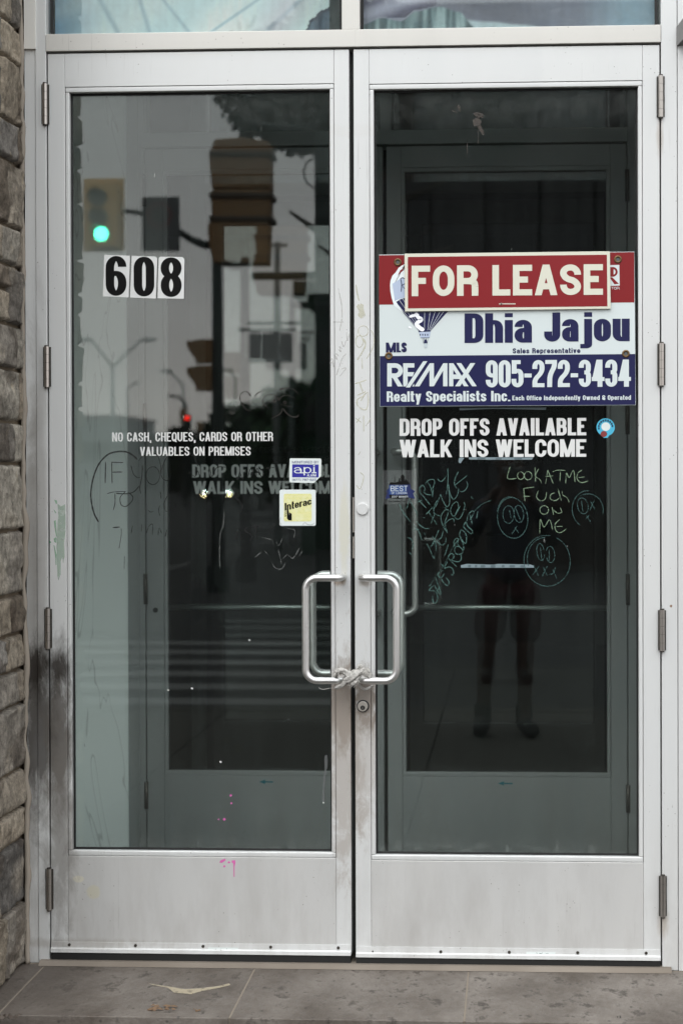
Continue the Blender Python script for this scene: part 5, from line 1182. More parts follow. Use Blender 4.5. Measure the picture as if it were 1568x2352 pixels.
# --- rag knotted round the handle bottoms
def rag():
    rnd = random.Random(5); c = S(650, 1300, 4.48)
    t = thing('knotted_rag', 'frayed off-white cloth strip knotted round both handle bottoms', 'rag', at(*c(790, 1290), -.06))
    M_RAG = attr_mat('rag_cloth', .95, 350, .25, .6); zb2 = Z(1563.8, 800, -.06)
    def strip(path, w_, seed, name='cloth_strip'):
        w_ *= 1.2
        P = [Vector((at(*c(u, v), y).x, y, at(*c(u, v), y).z)) for u, v, y in path]; Q = []
        for i in range(len(P)-1):
            p0, p1, p2, p3 = P[max(i-1, 0)], P[i], P[i+1], P[min(i+2, len(P)-1)]
            for k in range(8):
                s_ = k/8; Q.append(.5*((2*p1)+(p2-p0)*s_+(2*p0-5*p1+4*p2-p3)*s_*s_+(3*p1-p0-3*p2+p3)*s_**3))
        Q.append(P[-1]); mb = MB(); n = 16; vs = []; cols = []
        for i, p in enumerate(Q):
            tg = (Q[min(i+1, len(Q)-1)]-Q[max(i-1, 0)]).normalized(); a = tg.orthogonal().normalized(); a = (Vector((0, 0, 1))-tg*tg.z); a = a.normalized() if a.length > .1 else tg.orthogonal().normalized(); b = tg.cross(a)
            e = min(1, .35+.22*min(i, len(Q)-1-i)); ph = i*.25+seed
            for k in range(n):
                th = 2*PI*k/n; rr = w_*e*(1+.30*math.sin(3*th+ph)+.42*noise.noise(Vector((math.cos(th)*2.6+seed, math.sin(th)*2.6, i*.5)))+.10*math.sin(7*th-ph*2))
                vs.append(p+a*rr*math.cos(th)*1.25+b*rr*math.sin(th)*.75); q = .46+.22*noise.noise(Vector((k*.7, i*.3, seed))); cols.append((q, q*.96, q*.90, 1))
        fs = [(i*n+k, (i+1)*n+k, (i+1)*n+(k+1) % n, i*n+(k+1) % n) for i in range(len(Q)-1) for k in range(n)]
        fs += [tuple(range(n)), tuple(range(len(vs)-1, len(vs)-n-1, -1))]
        o = mb.add(vs, fs).build(name, M_RAG, t, smooth=True); set_col(o, cols)
    strip([(600, 1255, -.062), (640, 1225, -.072), (700, 1222, -.075), (750, 1260, -.078), (790, 1290, -.078), (830, 1300, -.074)], .0052, 1)
    strip([(600, 1290, -.05), (630, 1245, -.06), (690, 1235, -.07), (740, 1290, -.078), (700, 1350, -.078), (650, 1385, -.070), (600, 1400, -.06)], .0034, 2)
    strip([(690, 1330, -.072), (740, 1310, -.080), (800, 1280, -.083), (850, 1240, -.078), (905, 1215, -.074), (945, 1245, -.07)], .0058, 3)
    strip([(760, 1265, -.070), (800, 1235, -.072), (850, 1255, -.076), (880, 1230, -.078), (940, 1260, -.070), (985, 1290, -.060)], .0046, 4)
    strip([(845, 1275, -.07), (830, 1310, -.080), (800, 1345, -.080), (775, 1330, -.078), (790, 1305, -.076)], .0052, 5)
    strip([(865, 1160, -.073), (870, 1195, -.074), (850, 1230, -.074)], .0050, 6); strip([(920, 1200, -.068), (955, 1225, -.068), (960, 1260, -.064)], .0042, 7)
    strip([(700, 1300, -.050), (760, 1295, -.045), (830, 1300, -.045), (880, 1290, -.050)], .0062, 8)
    strip([(850, 1300, -.055), (860, 1365, -.050), (910, 1415, -.035), (970, 1400, -.02), (1000, 1370, -.02)], .0022, 9)
    # loose threads
    th_ = MB(); 
    for path in ([(600, 1400, -.05), (540, 1405, -.06), (480, 1418, -.062), (445, 1408, -.062), (437, 1395, -.06)], [(940, 1240, -.06), (985, 1245, -.05), (990, 1275, -.04)], [(880, 1190, -.075), (865, 1155, -.075)], [(985, 1390, -.02), (980, 1425, -.015)], [(800, 1345, -.08), (775, 1370, -.08)], [(960, 1205, -.07), (930, 1195, -.07)]):
        P = [Vector((at(*c(u, v), y).x, y, at(*c(u, v), y).z)) for u, v, y in path]; th_.tube(P, .0006, 5)
    rnd2 = random.Random(9)
    for k in range(120):
        u, v = rnd2.choice([(870, 1180), (900, 1210), (950, 1230), (820, 1300), (790, 1350), (620, 1240), (920, 1250)]); u += rnd2.uniform(-35, 35); v += rnd2.uniform(-28, 28)
        p = at(*c(u, v), -.078); d_ = Vector((rnd2.uniform(-1, 1), rnd2.uniform(-.6, .2), rnd2.uniform(-1, 1)))*.006; th_.tube([p, p+d_, p+d_*1.6+Vector((0, 0, -.002))], .0005, 4)
    o = th_.build('loose_thread', simple('thread', (.62, .60, .56, 1), .9), t)
rag()

# --- litter on the landing
c = S(0, 1900, 1.96)
def litter(label, cat, name, cx, cy, r, mat, n_=7, h=.006, seed=1):
    rnd = random.Random(seed); p = atz(*c(cx, cy), .001); mb = MB()
    for k in range(n_):
        a = rnd.uniform(0, 6.28); q = p+Vector((rnd.uniform(-r, r), rnd.uniform(-r, r)*.45, 0)); s_ = r*rnd.uniform(.2, .5)
        vs = [q+Vector((s_*math.cos(a+t)*rnd.uniform(.6, 1.2), s_*.5*math.sin(a+t)*rnd.uniform(.6, 1.2), rnd.uniform(0, h))) for t in (0, 1.3, 2.5, 3.8, 5.0)]
        mb.add(vs + [q+Vector((0, 0, h*1.3))], [(0, 1, 5), (1, 2, 5), (2, 3, 5), (3, 4, 5), (4, 0, 5)])
    return tag(mb.build(name, mat), label, cat)
M_LEAF = simple('dead_leaf', srgb(100, 78, 58), .8)
litter('crumpled brown dead leaf near the front of the landing', 'leaf', 'dead_leaf', 750, 912, .035, M_LEAF, 10, .006, 2)
litter('small torn brown leaf scrap right of the larger dead leaf', 'leaf', 'dead_leaf', 900, 922, .012, M_LEAF, 4, .004, 3)
litter('dark rusty scrap of metal at the lower left corner of the landing', 'scrap', 'metal_scrap', 40, 958, .028, simple('rusty_scrap', (.06, .045, .035, 1), .6, .4), 8, .010, 4)
litter('little white feather caught under the left door', 'feather', 'feather', 402, 672, .007, simple('feather_white', (.6, .6, .6, 1), .8), 5, .006, 6)
o = litter('tiny dark pebble near the right of the landing', 'pebble', 'pebble', 1270+1568-0, 955, .006, M_DARK, 3, .006, 8)
# pale worn paint patch on the paving
pp = MB(); fp = [(680, 795), (740, 805), (790, 812), (850, 822), (920, 818), (1000, 808), (1050, 795), (1060, 803), (1010, 815), (930, 830), (880, 845), (800, 838), (770, 815), (700, 802)]
pp.add([atz(*c(u, v), .0012) for u, v in fp], [tuple(range(len(fp)))[::-1]])
o = pp.build('paint_patch', marker_mat('cream_paint', srgb(176, 164, 140), .75, 60, .25, .5)); tag(o, kind='structure')

# ------------------------------------------------------------------ the street behind the camera (seen mirrored in the glass)
M_YEL = simple('signal_yellow', srgb(184, 146, 84), .5); M_YELD = simple('signal_amber', srgb(112, 82, 48), .6); M_POLE = simple('dark_pole', (.02, .025, .024, 1), .6, 0, .06); M_SGRY = simple('sign_back_grey', (.07, .075, .078, 1), .6)
M_GREENL = simple('green_lens', (0, .5, .3, 1), .4, emit=(.08, 1, .62, 1), es=30); M_REDL = simple('red_lens', (.5, 0, 0, 1), .4, emit=(1, .02, .01, 1), es=14); M_LENS = simple('unlit_lens', (.05, .06, .06, 1), .3)
def mpts(lst, dist): return [mir(x, y, dist) for x, y in lst]
def rbox(mb, sx0, sx1, sy0, sy1, dist, th, mi=0):
    a, b = mir(sx0, sy1, dist), mir(sx1, sy0, dist); mb.box(a.x, b.x, -dist+2*GY-th/2, -dist+2*GY+th/2, a.z, b.z, mi); return a, b
def face_disc(mb, sx, sy, r, dist, y, mi=0):
    p = mir(sx, sy, dist); n = 24; vs = [(p.x+r*math.cos(2*PI*k/n), y, p.z+r*math.sin(2*PI*k/n)) for k in range(n)]
    vs += [(v[0], y-.06, v[2]) for v in vs]; mb.add(vs, [tuple(range(n))]+[(k, (k+1) % n, n+(k+1) % n, n+k) for k in range(n)], mi)
# pole with the far signal, sign and mast arm
D1 = 19
t = thing('signal_pole', 'dark pole with curving mast arm and amber side signals, mirrored in the left glass', 'signal pole', mir(498, 1300, D1))
pb = mir(498, 600, D1); MB().tube([(pb.x, pb.y, -.3), (pb.x, pb.y, pb.z+.4)], [.10, .075], 14).build('pole', M_POLE, t, smooth=True)
MB().tube([(pb.x, pb.y, -.3), (pb.x, pb.y, .1)], .17, 14).build('pole_base', M_POLE, t)
P = mpts([(498, 560), (470, 562), (440, 550), (412, 532), (380, 510), (345, 494), (315, 487), (284, 484)], D1); MB().tube(P, [.07, .065, .055, .05, .045, .04, .035, .035], 10).build('mast_arm', M_POLE, t, smooth=True)
for (y0, y1) in ((778, 838), (838, 902)):
    sv = MB(); rbox(sv, 452, 488, y0+2, y1-4, D1, .28); 
    pr = mpts([(454, y0+4), (430, y0+8), (436, y0+26), (454, y0+52)], D1); vs = [v+Vector((0, -.13, 0)) for v in pr]+[v+Vector((0, .13, 0)) for v in pr]
    sv.add(vs, [(0, 1, 2, 3), (7, 6, 5, 4), (0, 4, 5, 1), (1, 5, 6, 2), (2, 6, 7, 3), (3, 7, 4, 0)]); sv.build('side_signal', M_YELD, t)
t = thing('traffic_signal', 'amber traffic signal showing green, mirrored in the left glass above the house number', 'traffic signal', mir(240, 577, D1))
mb = MB(); rbox(mb, 191, 286, 408, 578, D1+.1, .04); mb.build('backboard', M_YEL, t, bevel=.03)
mb = MB(); rbox(mb, 208, 272, 418, 570, D1-.08, .24); mb.build('housing', M_YELD if False else M_YEL, t, bevel=.03)
yl = -D1+2*GY+.21
for (sx, sy, m2, nm) in ((232, 459, M_LENS, 'red_lens'), (234, 504, M_LENS, 'amber_lens'), (240, 541, M_GREENL, 'green_lens')):
    mb = MB(); face_disc(mb, sx, sy, .105 if nm == 'green_lens' else .13, D1, yl); mb.build(nm, m2, t)
    p = mir(sx, sy, D1); n = 14; vs = []
    for k in range(n+1):
        a = math.radians(-20+220*k/n); vs += [(p.x+.15*math.cos(a), yl-.05, p.z+.15*math.sin(a)), (p.x+.15*math.cos(a), yl+.02+.16*max(0, math.sin(a)), p.z+.15*math.sin(a)-.03*max(0, math.sin(a)))]
    MB().add(vs, [(2*k, 2*k+1, 2*k+3, 2*k+2) for k in range(n)]).build('visor', M_LENS, t)
t = thing('turn_sign', 'dark grey sign with a faint ring, mirrored beside the signal showing green', 'traffic sign', mir(370, 577, D1))
mb = MB(); rbox(mb, 327, 412, 451, 577, D1-.1, .02); mb.build('plate', M_SGRY, t, bevel=.004)
p = mir(370, 496, D1); n = 30; vs = []
for k in range(n):
    a = 2*PI*k/n; vs += [(p.x+.19*math.cos(a), -D1+.165, p.z+.19*math.sin(a)), (p.x+.155*math.cos(a), -D1+.165, p.z+.155*math.sin(a))]
MB().add(vs, [(2*k, 2*k+1, (2*k+3) % (2*n), (2*k+2) % (2*n)) for k in range(n)]).build('ring', simple('ring_red', (.14, .05, .05, 1), .5), t)
# near pole with the large hanging signal
D2 = 9.7
t = thing('near_signal_pole', 'dark pole with two side arms, mirrored at the right edge of the left glass', 'signal pole', mir(742, 1400, D2))
pb = mir(742, 300, D2); MB().tube([(pb.x, pb.y, -.3), (pb.x, pb.y, pb.z)], .080, 14).build('pole', M_POLE, t, smooth=True)
MB().tube(mpts([(742, 302), (650, 292), (585, 283), (566, 285), (557, 300), (556, 322)], D2), .034, 10).build('upper_arm', M_POLE, t, smooth=True)
MB().tube(mpts([(742, 632), (660, 633), (578, 633)], D2), .036, 10).build('lower_arm', M_POLE, t, smooth=True)
for y in (500, 560, 620): MB().tube([mir(742, y, D2), mir(742, y+14, D2)], .082, 14).build('band_clamp', M_POLE, t)
MB().tube(mpts([(742, 425), (718, 430), (702, 415), (697, 392), (704, 372), (725, 358), (742, 352)], D2), .009, 8).build('cable_loop', M_POLE, t, smooth=True)
t = thing('hanging_signal', 'large amber signal head seen from behind, mirrored high in the left glass', 'traffic signal', mir(547, 610, D2))
mb = MB(); pts = [(494, 322), (556, 320), (621, 328), (621, 348), (624, 356), (618, 366), (618, 440), (474, 440), (478, 400), (482, 350), (492, 340)]
def solid(mb, pts, dist, th, mi=0):
    P = mpts(pts, dist); mb.prism([(v.x, v.z) for v in P], -dist-th/2, -dist+th/2, mi)
solid(mb, [(495, 322), (556, 318), (621, 327), (622, 436), (489, 436), (482, 360)], D2, .26); mb.build('upper_section', M_YELD, t, bevel=.02)
mb = MB(); solid(mb, [(489, 437), (622, 437), (620, 505), (490, 505), (486, 450)], D2, .26); mb.build('middle_section', M_YELD, t, bevel=.02)
mb = MB(); solid(mb, [(488, 506), (619, 506), (616, 606), (492, 606), (482, 560), (479, 520)], D2, .26); mb.build('lower_section', M_YELD, t, bevel=.02)
mb = MB()
for (y, hgt) in ((350, 12), (444, 14), (498, 12)): solid(mb, [(484, y), (628, y), (628, y+hgt), (484, y+hgt)], D2, .30)
mb.build('hinge_band', simple('dark_amber', srgb(52, 38, 22), .6), t, bevel=.01)
# utility pole with cross arms and grey sign
D3 = 32
t = thing('utility_pole', 'grey utility pole with cross arms and a rectangular sign back, mirrored in the left glass', 'utility pole', mir(636, 1120, D3))
pb = mir(636, 555, D3); MB().tube([(pb.x, pb.y, -.3), (pb.x, pb.y, pb.z)], [.11, .07], 12).build('pole', simple('weathered_pole', (.16, .17, .17, 1), .8), t, smooth=True)
for (x0, x1, y) in ((570, 690, 742), (545, 680, 757), (600, 660, 562)): MB().tube(mpts([(x0, y), (x1, y)], D3), .035, 8).build('cross_arm', M_POLE, t)
mb = MB(); rbox(mb, 572, 672, 765, 833, D3-.2, .04); mb.build('sign_back', simple('sign_back_pale', (.34, .34, .34, 1), .6), t, bevel=.01)
for y in (835, 880): MB().tube(mpts([(600, y+60), (760, y+50)], D3+3), .03, 6).build('side_wire', M_POLE, t)
# street lamps
def lamp(sx, sy_top, sy_el, dist, arms, label):
    b = mir(sx, sy_el, dist); t = thing('street_lamp', label, 'street lamp', (b.x, b.y, -.3), 'street lamps along the road')
    MB().tube([(b.x, b.y, -.3), (b.x, b.y, b.z)], [.14, .09], 10).build('pole', simple('lamp_pole', (.26, .29, .28, 1), .6), t, smooth=True)
    for dx in arms:
        P = mpts([(sx, sy_el), (sx+dx*.35, sy_el-(sy_el-sy_top)*.45), (sx+dx*.75, sy_top+3), (sx+dx, sy_top)], dist); MB().tube(P, .075, 8).build('arm', bpy.data.materials['lamp_pole'], t, smooth=True)
        q = P[-1]; MB().box(q.x-.45, q.x+.45, q.y-.2, q.y+.2, q.z-.10, q.z+.10).build('lamp_head', bpy.data.materials['lamp_pole'], t, bevel=.04)
lamp(258, 780, 842, 98, (-62, 84), 'tall double armed street lamp, mirrored in the lower left of the left glass')
lamp(420, 852, 885, 120, (-38,), 'street lamp with one arm, mirrored left of the pole in the left glass')
lamp(292, 880, 892, 190, (20,), 'small distant single street lamp mirrored in the left glass')
lamp(540, 850, 870, 130, (-16,), 'thin distant street lamp mirrored right of the signal pole')
# far junction signals
D4 = 80
def far_signal(sx, sy0, sy1, lit, label, dist=D4):
    b = mir(sx, sy1, dist); t = thing('distant_signal', label, 'traffic signal', (b.x, b.y, -.3), 'signals at the far junction')
    MB().tube([(b.x, b.y-.2, -.3), (b.x, b.y-.2, mir(sx, sy0, dist).z)], .08, 8).build('pole', M_POLE, t)
    mb = MB(); rbox(mb, sx-7, sx+7, sy0, sy1, dist, .3); mb.build('housing', M_YELD if not lit else M_POLE, t, bevel=.05)
    if lit: mb = MB(); face_disc(mb, sx, sy0+8, .105, dist, b.y+.22); mb.build('red_lens', M_REDL, t)
far_signal(431, 952, 985, True, 'distant signal showing red, mirrored in the left glass')
far_signal(421, 938, 972, False, 'distant amber signal head just left of the red light')
far_signal(458, 968, 990, False, 'distant dark signal head right of the red light')
MB_ = MB().tube(mpts([(385, 908), (410, 912), (425, 925), (428, 940)], D4), .07, 8).build('overhead_arm', M_POLE); tag(MB_, 'curved overhead arm above the distant signals, mirrored in the left glass', 'mast arm')

# buildings, trees
def facade(name, label, sx0, sx1, sy_top, dist, depth, mat, wins=None, wmat=None, roof=None):
    a, b = mir(sx0, sy_top, dist), mir(sx1, sy_top, dist); x0, x1 = min(a.x, b.x), max(a.x, b.x); zt_ = a.z; y1 = a.y; y0 = y1-depth
    t = thing(name, label, 'building', ((x0+x1)/2, y1, -.3)); MB().box(x0, x1, y0, y1, -.3, zt_).build('wall', mat, t, bevel=.02)
    MB().box(x0-.15, x1+.15, y0-.1, y1+.15, zt_+.001, zt_+.35).build('parapet', roof or mat, t)
    if wins:
        nx, nz, ww, wh = wins
        for i in range(nx):
            for k in range(nz):
                cx = x0+(i+.5)*(x1-x0)/nx; cz = .4+(k+.55)*(zt_-.6)/nz
                f_ = MB().box(cx-ww/2, cx+ww/2, y1+.003, y1+.06, cz-wh/2, cz+wh/2).build('window_frame', roof or mat, t)
                MB().box(cx-ww/2+.08, cx+ww/2-.08, y1+.0605, y1+.07, cz-wh/2+.08, cz+wh/2-.08).build('pane', wmat, f_)
    return t
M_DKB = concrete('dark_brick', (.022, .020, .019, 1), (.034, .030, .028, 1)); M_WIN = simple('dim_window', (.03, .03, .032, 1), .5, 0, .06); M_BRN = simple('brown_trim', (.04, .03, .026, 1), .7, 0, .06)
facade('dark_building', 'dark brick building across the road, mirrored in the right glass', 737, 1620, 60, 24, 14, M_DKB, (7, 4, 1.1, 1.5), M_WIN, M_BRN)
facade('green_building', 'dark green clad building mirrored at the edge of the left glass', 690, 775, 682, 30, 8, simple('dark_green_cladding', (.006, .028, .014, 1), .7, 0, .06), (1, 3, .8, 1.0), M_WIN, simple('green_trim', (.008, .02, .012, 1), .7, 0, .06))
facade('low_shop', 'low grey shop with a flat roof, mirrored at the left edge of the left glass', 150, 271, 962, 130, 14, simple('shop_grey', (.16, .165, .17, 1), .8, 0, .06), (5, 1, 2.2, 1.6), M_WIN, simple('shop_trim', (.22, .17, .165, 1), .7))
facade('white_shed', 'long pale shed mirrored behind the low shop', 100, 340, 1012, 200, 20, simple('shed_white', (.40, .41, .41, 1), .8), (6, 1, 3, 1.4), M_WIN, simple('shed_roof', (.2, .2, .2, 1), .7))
facade('grey_block', 'dark grey block mirrored under the distant signals', 345, 420, 1003, 170, 14, simple('block_grey', (.06, .06, .062, 1), .8, 0, .06), (4, 2, 1.4, 1.1), M_WIN)
def tree(label, sx, sy_top, sy_base, dist, rx, mat, nleaf=2600, seed=1, leaf_=.28, squash=1.0, trunk=.16):
    rnd = random.Random(seed); b = mir(sx, sy_base, dist); tp = mir(sx, sy_top, dist); cz = (tp.z+b.z)/2; rz = (tp.z-b.z)/2
    t = thing('street_tree', label, 'tree', (b.x, b.y, -.3), 'trees along the road')
    tr = MB(); tr.tube([(b.x, b.y, -.3), (b.x+.1, b.y, cz*.5), (b.x, b.y+.1, cz)], [trunk*1.3, trunk, trunk*.4], 9)
    for k in range(6):
        a = rnd.uniform(0, 6.28); z0 = rnd.uniform(.45, .8)*cz; tr.tube([(b.x, b.y, z0), (b.x+rx*.4*math.cos(a), b.y+rx*.4*math.sin(a), z0+rz*.4), (b.x+rx*.75*math.cos(a), b.y+rx*.75*math.sin(a), z0+rz*.7)], [trunk*.5, trunk*.3, trunk*.1], 6)
    tr.build('trunk', simple('bark', (.035, .03, .025, 1), .9), t, smooth=True)
    cl = [(Vector((rnd.gauss(0, .45)*rx, rnd.gauss(0, .45)*rx, rnd.uniform(-.85, .85)*rz)), rnd.uniform(.25, .5)*rx) for _ in range(22)]
    mb = MB()
    for k in range(nleaf):
        cc, rr = rnd.choice(cl); v = Vector((rnd.gauss(0, 1), rnd.gauss(0, 1), rnd.gauss(0, 1))).normalized()*rr*rnd.uniform(.3, 1)**.5
        p = Vector((b.x, b.y, cz))+cc+v; u = Vector((rnd.gauss(0, 1), rnd.gauss(0, 1), rnd.gauss(0, 1))).normalized(); w_ = u.orthogonal().normalized(); s_ = leaf_*rnd.uniform(.5, 1.2)
        mb.add([p-u*s_, p+w_*s_*.5, p+u*s_, p-w_*s_*.5], [(0, 1, 2, 3)])
    mb.build('crown', mat, t)
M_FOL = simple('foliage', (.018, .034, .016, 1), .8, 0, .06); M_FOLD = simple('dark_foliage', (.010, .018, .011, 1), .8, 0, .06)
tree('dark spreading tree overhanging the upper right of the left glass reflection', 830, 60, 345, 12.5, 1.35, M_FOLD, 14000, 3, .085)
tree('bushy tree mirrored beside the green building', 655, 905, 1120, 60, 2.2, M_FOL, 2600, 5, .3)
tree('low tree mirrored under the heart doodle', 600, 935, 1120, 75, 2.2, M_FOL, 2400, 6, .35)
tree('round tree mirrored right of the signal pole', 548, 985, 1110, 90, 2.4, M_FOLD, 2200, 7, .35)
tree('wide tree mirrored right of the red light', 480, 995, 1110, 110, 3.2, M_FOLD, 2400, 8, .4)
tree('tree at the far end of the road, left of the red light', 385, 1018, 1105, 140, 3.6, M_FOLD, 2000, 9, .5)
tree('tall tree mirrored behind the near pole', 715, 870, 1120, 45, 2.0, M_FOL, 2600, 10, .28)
# far ground cover so that the road does not meet the sky as a ruled line
rnd = random.Random(4); hb = MB()
for k in range(240):
    x = -520+k*4.4; h = 2.5+2.2*abs(noise.noise(Vector((x*.03, 0, 0))))*2+rnd.uniform(0, 1.5)
    for q in range(9):
        p = Vector((x+rnd.uniform(-3, 3), -262+rnd.uniform(-3, 3), rnd.uniform(-.3, h))); u = Vector((rnd.gauss(0, 1), rnd.gauss(0, 1), rnd.gauss(0, 1))).normalized(); w_ = u.orthogonal().normalized(); s_ = rnd.uniform(1.0, 2.0)
        hb.add([p-u*s_, p+w_*s_, p+u*s_, p-w_*s_], [(0, 1, 2, 3)])
o = hb.build('distant_wood', M_FOLD); tag(o, 'far belt of dark trees along the horizon', 'woodland', kind='stuff')
# car with lit headlamps coming up the road
D5 = 100
def car(sx, dist, label, lit=True, col=(.02, .022, .025, 1)):
    c0 = mir(sx, 1112, dist); t = thing('car', label, 'car', (c0.x, c0.y, -.3)); z0 = -.3
    prof = [(.0, .30), (.02, .62), (.12, .78), (1.05, .92), (1.75, 1.42), (3.1, 1.46), (4.0, 1.0), (4.4, .92), (4.45, .32)]
    mb = MB(); w2 = .86
    for s_ in (-1, 1): pass
    n = len(prof); vs = [(c0.x+s_*(w2 if z < 1.0 else w2*.80), c0.y-y, z0+z) for s_ in (-1, 1) for (y, z) in prof]
    mb.add(vs, [tuple(range(n)), tuple(range(2*n-1, n-1, -1))]+[(k, (k+1) % n, n+(k+1) % n, n+k) for k in range(n)]); b_ = mb.build('body', simple('car_paint', col, .3, .3), t, bevel=.05)
    me = b_.data; bm = bmesh.new(); bm.from_mesh(me); bmesh.ops.recalc_face_normals(bm, faces=bm.faces); bm.to_mesh(me); bm.free()
    g2 = MB(); y0, z_0, y1, z_1 = -1.08, .95, -1.72, 1.38
    g2.add([(c0.x-.66, c0.y+y0+.03, z0+z_0+.02), (c0.x+.66, c0.y+y0+.03, z0+z_0+.02), (c0.x+.58, c0.y+y1+.03, z0+z_1+.02), (c0.x-.58, c0.y+y1+.03, z0+z_1+.02)], [(0, 1, 2, 3)]); g2.build('windscreen', simple('windscreen_glass', (.02, .02, .02, 1), .1), t)
    for sx_ in (-1, 1):
        for yy in (-.85, -3.6): MB().tube([(c0.x+sx_*.70, c0.y+yy, z0+.31), (c0.x+sx_*.90, c0.y+yy, z0+.31)], .31, 18).build('wheel', M_RUB, t)
        n_ = 16; vs = [(c0.x+sx_*.64+.12*math.cos(2*PI*k/n_), c0.y+.03, z0+.68+.09*math.sin(2*PI*k/n_)) for k in range(n_)]
        MB().add(vs, [tuple(range(n_))]).build('headlight', simple('headlight_lit', (.8, .9, .9, 1), .3, emit=(.75, 1, .93, 1), es=160), t)
        vs = [(c0.x+sx_*.66+.07*math.cos(2*PI*k/n_), c0.y+.03, z0+.42+.06*math.sin(2*PI*k/n_)) for k in range(n_)]
        MB().add(vs, [tuple(range(n_))]).build('fog_light', simple('fog_lit', (.8, .6, .3, 1), .3, emit=(1, .72, .35, 1), es=90), t)
car(489, D5, 'dark car with its headlights on, coming up the road in the left glass reflection')
car(610, 135, 'dark car further back, mirrored low in the left glass', col=(.05, .05, .052, 1)) if False else None

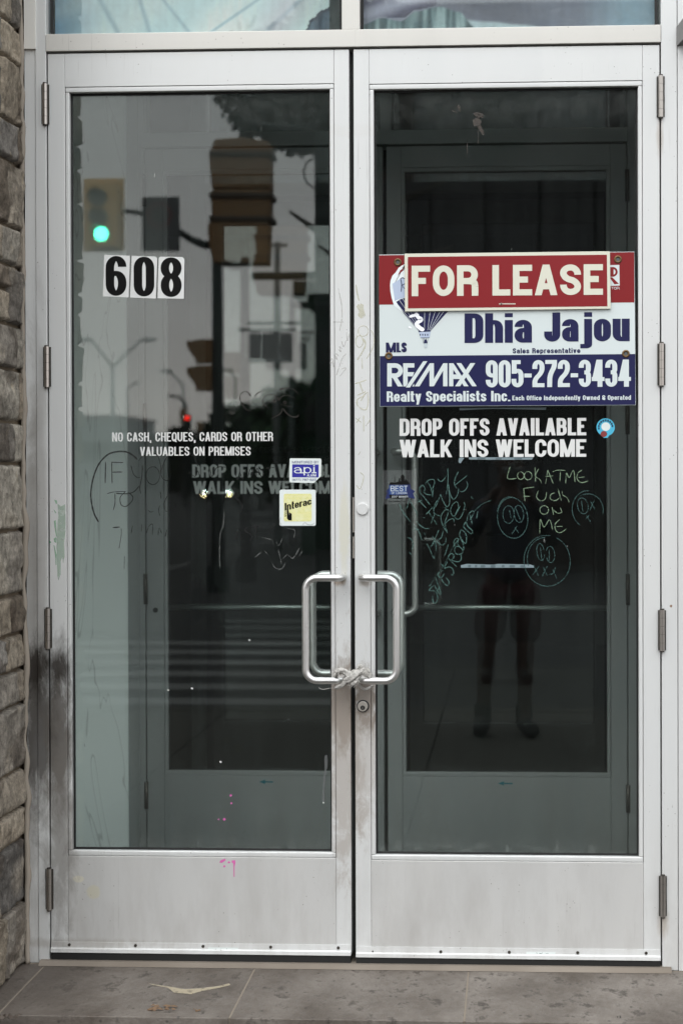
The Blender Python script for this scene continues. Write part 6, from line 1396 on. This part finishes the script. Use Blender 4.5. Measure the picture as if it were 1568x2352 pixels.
# ------------------------------------------------------------------ the photographer, seen only as a dim reflection
def skin(name, verts, edges, radii, mat, parent, lv=2):
    me = bpy.data.meshes.new(name); me.from_pydata(verts, edges, []); o = bpy.data.objects.new(name, me); C.objects.link(o)
    s_ = o.modifiers.new('skin', 'SKIN'); 
    for v, r in zip(me.skin_vertices[0].data, radii): v.radius = r if isinstance(r, tuple) else (r, r)
    me.skin_vertices[0].data[0].use_root = True; s_.use_smooth_shade = True; s_.branch_smoothing = .6
    u = o.modifiers.new('sub', 'SUBSURF'); u.levels = lv; u.render_levels = lv
    me.materials.append(mat)
    if parent: o.parent = parent; o.matrix_parent_inverse = Matrix.Translation(parent.location).inverted()
    return o
def photographer():
    gz = -.16; px, py = .46, -5.16
    t = thing('person', 'person in dark red shorts raising a camera, mirrored faintly in the right glass', 'person', (px, py, gz))
    V = Vector; skinm = simple('skin', (.03, .017, .014, 1), .6, 0, .06)
    vs = [V((px, py, gz+.98)), V((px, py-.01, gz+1.15)), V((px, py-.02, gz+1.32)), V((px, py-.01, gz+1.46)), V((px, py, gz+1.54)), V((px, py+.01, gz+1.62)), V((px, py+.02, gz+1.72)),
          V((px-.10, py, gz+.92)), V((px-.15, py+.02, gz+.52)), V((px-.17, py-.03, gz+.12)), V((px-.18, py+.03, gz+.05)), V((px-.19, py+.17, gz+.035)),
          V((px+.10, py, gz+.92)), V((px+.10, py+.03, gz+.52)), V((px+.09, py-.02, gz+.12)), V((px+.10, py+.03, gz+.05)), V((px+.15, py+.16, gz+.035)),
          V((px-.18, py, gz+1.43)), V((px-.26, py+.08, gz+1.20)), V((px-.10, py+.33, gz+1.50)), V((px-.075, py+.37, gz+1.545)),
          V((px+.18, py, gz+1.43)), V((px+.27, py+.08, gz+1.20)), V((px+.12, py+.33, gz+1.53)), V((px+.085, py+.37, gz+1.575))]
    es = [(0, 1), (1, 2), (2, 3), (3, 4), (4, 5), (5, 6), (0, 7), (7, 8), (8, 9), (9, 10), (10, 11), (0, 12), (12, 13), (13, 14), (14, 15), (15, 16), (3, 17), (17, 18), (18, 19), (19, 20), (3, 21), (21, 22), (22, 23), (23, 24)]
    rd_ = [(.15, .11), (.13, .10), (.15, .11), (.10, .08), .055, .075, .085, .085, .06, .042, .045, .035, .085, .06, .042, .045, .035, .06, .042, .028, .032, .06, .042, .028, .032]
    skin('body', vs, es, rd_, skinm, t)
    # head shape, hair, face
    hc = V((px, py+.02, gz+1.69)); hb_ = MB(); n, m2 = 20, 14; vv = []
    for i in range(m2+1):
        th_ = PI*i/m2
        for k in range(n):
            ph = 2*PI*k/n; x, y, z = math.sin(th_)*math.cos(ph), math.sin(th_)*math.sin(ph), math.cos(th_); nose = .018 if (abs(z+.1) < .2 and y > .93) else 0
            vv.append(hc+V((x*.077, y*(.095)+nose, z*.118-(.01 if z < -.5 else 0))))
    hb_.add(vv, [(i*n+k, (i+1)*n+k, (i+1)*n+(k+1) % n, i*n+(k+1) % n) for i in range(m2) for k in range(n)]); hd = hb_.build('head', skinm, t, smooth=True)
    for sx_ in (-1, 1):
        MB().tube([hc+V((sx_*.030-.012, .088, .005)), hc+V((sx_*.030+.012, .088, .005))], [.006, .006], 8).build('eye', M_DARK, hd)
        MB().tube([hc+V((sx_*.077, 0, -.025)), hc+V((sx_*.086, -.005, .02))], [.010, .016], 8).build('ear', skinm, hd, smooth=True)
    MB().tube([hc+V((-.022, .086, -.055)), hc+V((0, .092, -.057)), hc+V((.022, .086, -.055))], .005, 6).build('mouth', simple('lips', (.25, .1, .09, 1), .6), hd)
    hr = MB(); vv = []; 
    for i in range(9):
        th_ = PI*.56*i/8
        for k in range(n):
            ph = 2*PI*k/n; x, y, z = math.sin(th_)*math.cos(ph), math.sin(th_)*math.sin(ph), math.cos(th_); fr_ = .35 if y > .5 and z < .45 else 1
            vv.append(hc+V((x*.086*fr_ if fr_ < 1 else x*.086, y*.104*(1 if fr_ == 1 else .85)-.006, max(z, -.2)*.128+(.02 if fr_ < 1 else 0))))
    hr.add(vv, [(i*n+k, (i+1)*n+k, (i+1)*n+(k+1) % n, i*n+(k+1) % n) for i in range(8) for k in range(n)]); hr.build('hair', simple('dark_hair', (.02, .015, .01, 1), .7), t, smooth=True)
    # clothes
    skin('jacket', [V((px, py, gz+.90)), V((px, py-.01, gz+1.15)), V((px, py-.02, gz+1.32)), V((px, py-.01, gz+1.44)), V((px-.18, py, gz+1.43)), V((px-.27, py+.07, gz+1.19)), V((px-.13, py+.27, gz+1.43)), V((px+.18, py, gz+1.43)), V((px+.28, py+.07, gz+1.19)), V((px+.15, py+.27, gz+1.46))],
         [(0, 1), (1, 2), (2, 3), (3, 4), (4, 5), (5, 6), (3, 7), (7, 8), (8, 9)], [(.18, .13), (.16, .12), (.18, .13), (.12, .09), .08, .058, .045, .08, .058, .045], simple('dark_jacket', (.018, .020, .026, 1), .8, 0, .06), t)
    skin('shorts', [V((px, py, gz+.98)), V((px-.10, py, gz+.88)), V((px-.14, py+.01, gz+.56)), V((px+.10, py, gz+.88)), V((px+.10, py+.02, gz+.56))], [(0, 1), (1, 2), (0, 3), (3, 4)], [(.16, .12), .115, .105, .115, .105], simple('dark_red_cloth', (.016, .004, .005, 1), .8, 0, .06), t)
    for sx_, ax, tx in ((-1, -.17, -.19), (1, .09, .15)):
        skin('boot', [V((px+ax, py-.03, gz+.22)), V((px+ax, py-.03, gz+.07)), V((px+(ax+tx)/2, py+.08, gz+.055)), V((px+tx, py+.20, gz+.045))], [(0, 1), (1, 2), (2, 3)], [.058, .06, .055, .045], simple('black_boot', (.012, .012, .012, 1), .6, 0, .06), t)
    # hands: palm plus four fingers and thumb each, closed on the camera
    cxm = CAM.x; cz = CAM.z
    for sx_ in (-1, 1):
        w0 = V((px-.075, py+.37, gz+1.545)) if sx_ < 0 else V((px+.085, py+.37, gz+1.575)); 
        w0 = V((cxm+sx_*.080, -4.80, cz-.055)); pm_ = w0+V((-sx_*.004, .045, .03))
        vs = [w0, pm_]; es = [(0, 1)]; rr = [.026, .030]
        for f_ in range(4):
            b0 = pm_+V((0, .022, .030-f_*.017)); i0 = len(vs); L = (.026, .030, .028, .022)[f_]
            vs += [b0, b0+V((-sx_*L*.7, L*.6, 0)), b0+V((-sx_*L*1.5, L*.5, -.003))]; es += [(1, i0), (i0, i0+1), (i0+1, i0+2)]; rr += [.0095, .0085, .0075]
        i0 = len(vs); vs += [pm_+V((-sx_*.012, -.028, .012)), pm_+V((-sx_*.040, -.030, .022))]; es += [(1, i0), (i0, i0+1)]; rr += [.011, .009]
        skin('hand', vs, es, rr, skinm, t, 1)
    # the camera it holds, lens front just behind this scene's viewpoint
    kt = thing('photo_camera', 'black camera held up at the face of the person in the reflection', 'camera', (cxm, -4.80, cz))
    MB().box(cxm-.068, cxm+.068, -4.845, -4.795, cz-.048, cz+.045).box(cxm-.028, cxm+.028, -4.84, -4.80, cz+.0455, cz+.068).build('camera_body', M_DARK, kt, bevel=.008)
    MB().tube([(cxm, -4.7945, cz), (cxm, -4.76, cz), (cxm, -4.715, cz)], [.034, .036, .038], 28).build('lens', M_DARK, kt, smooth=False)
photographer()
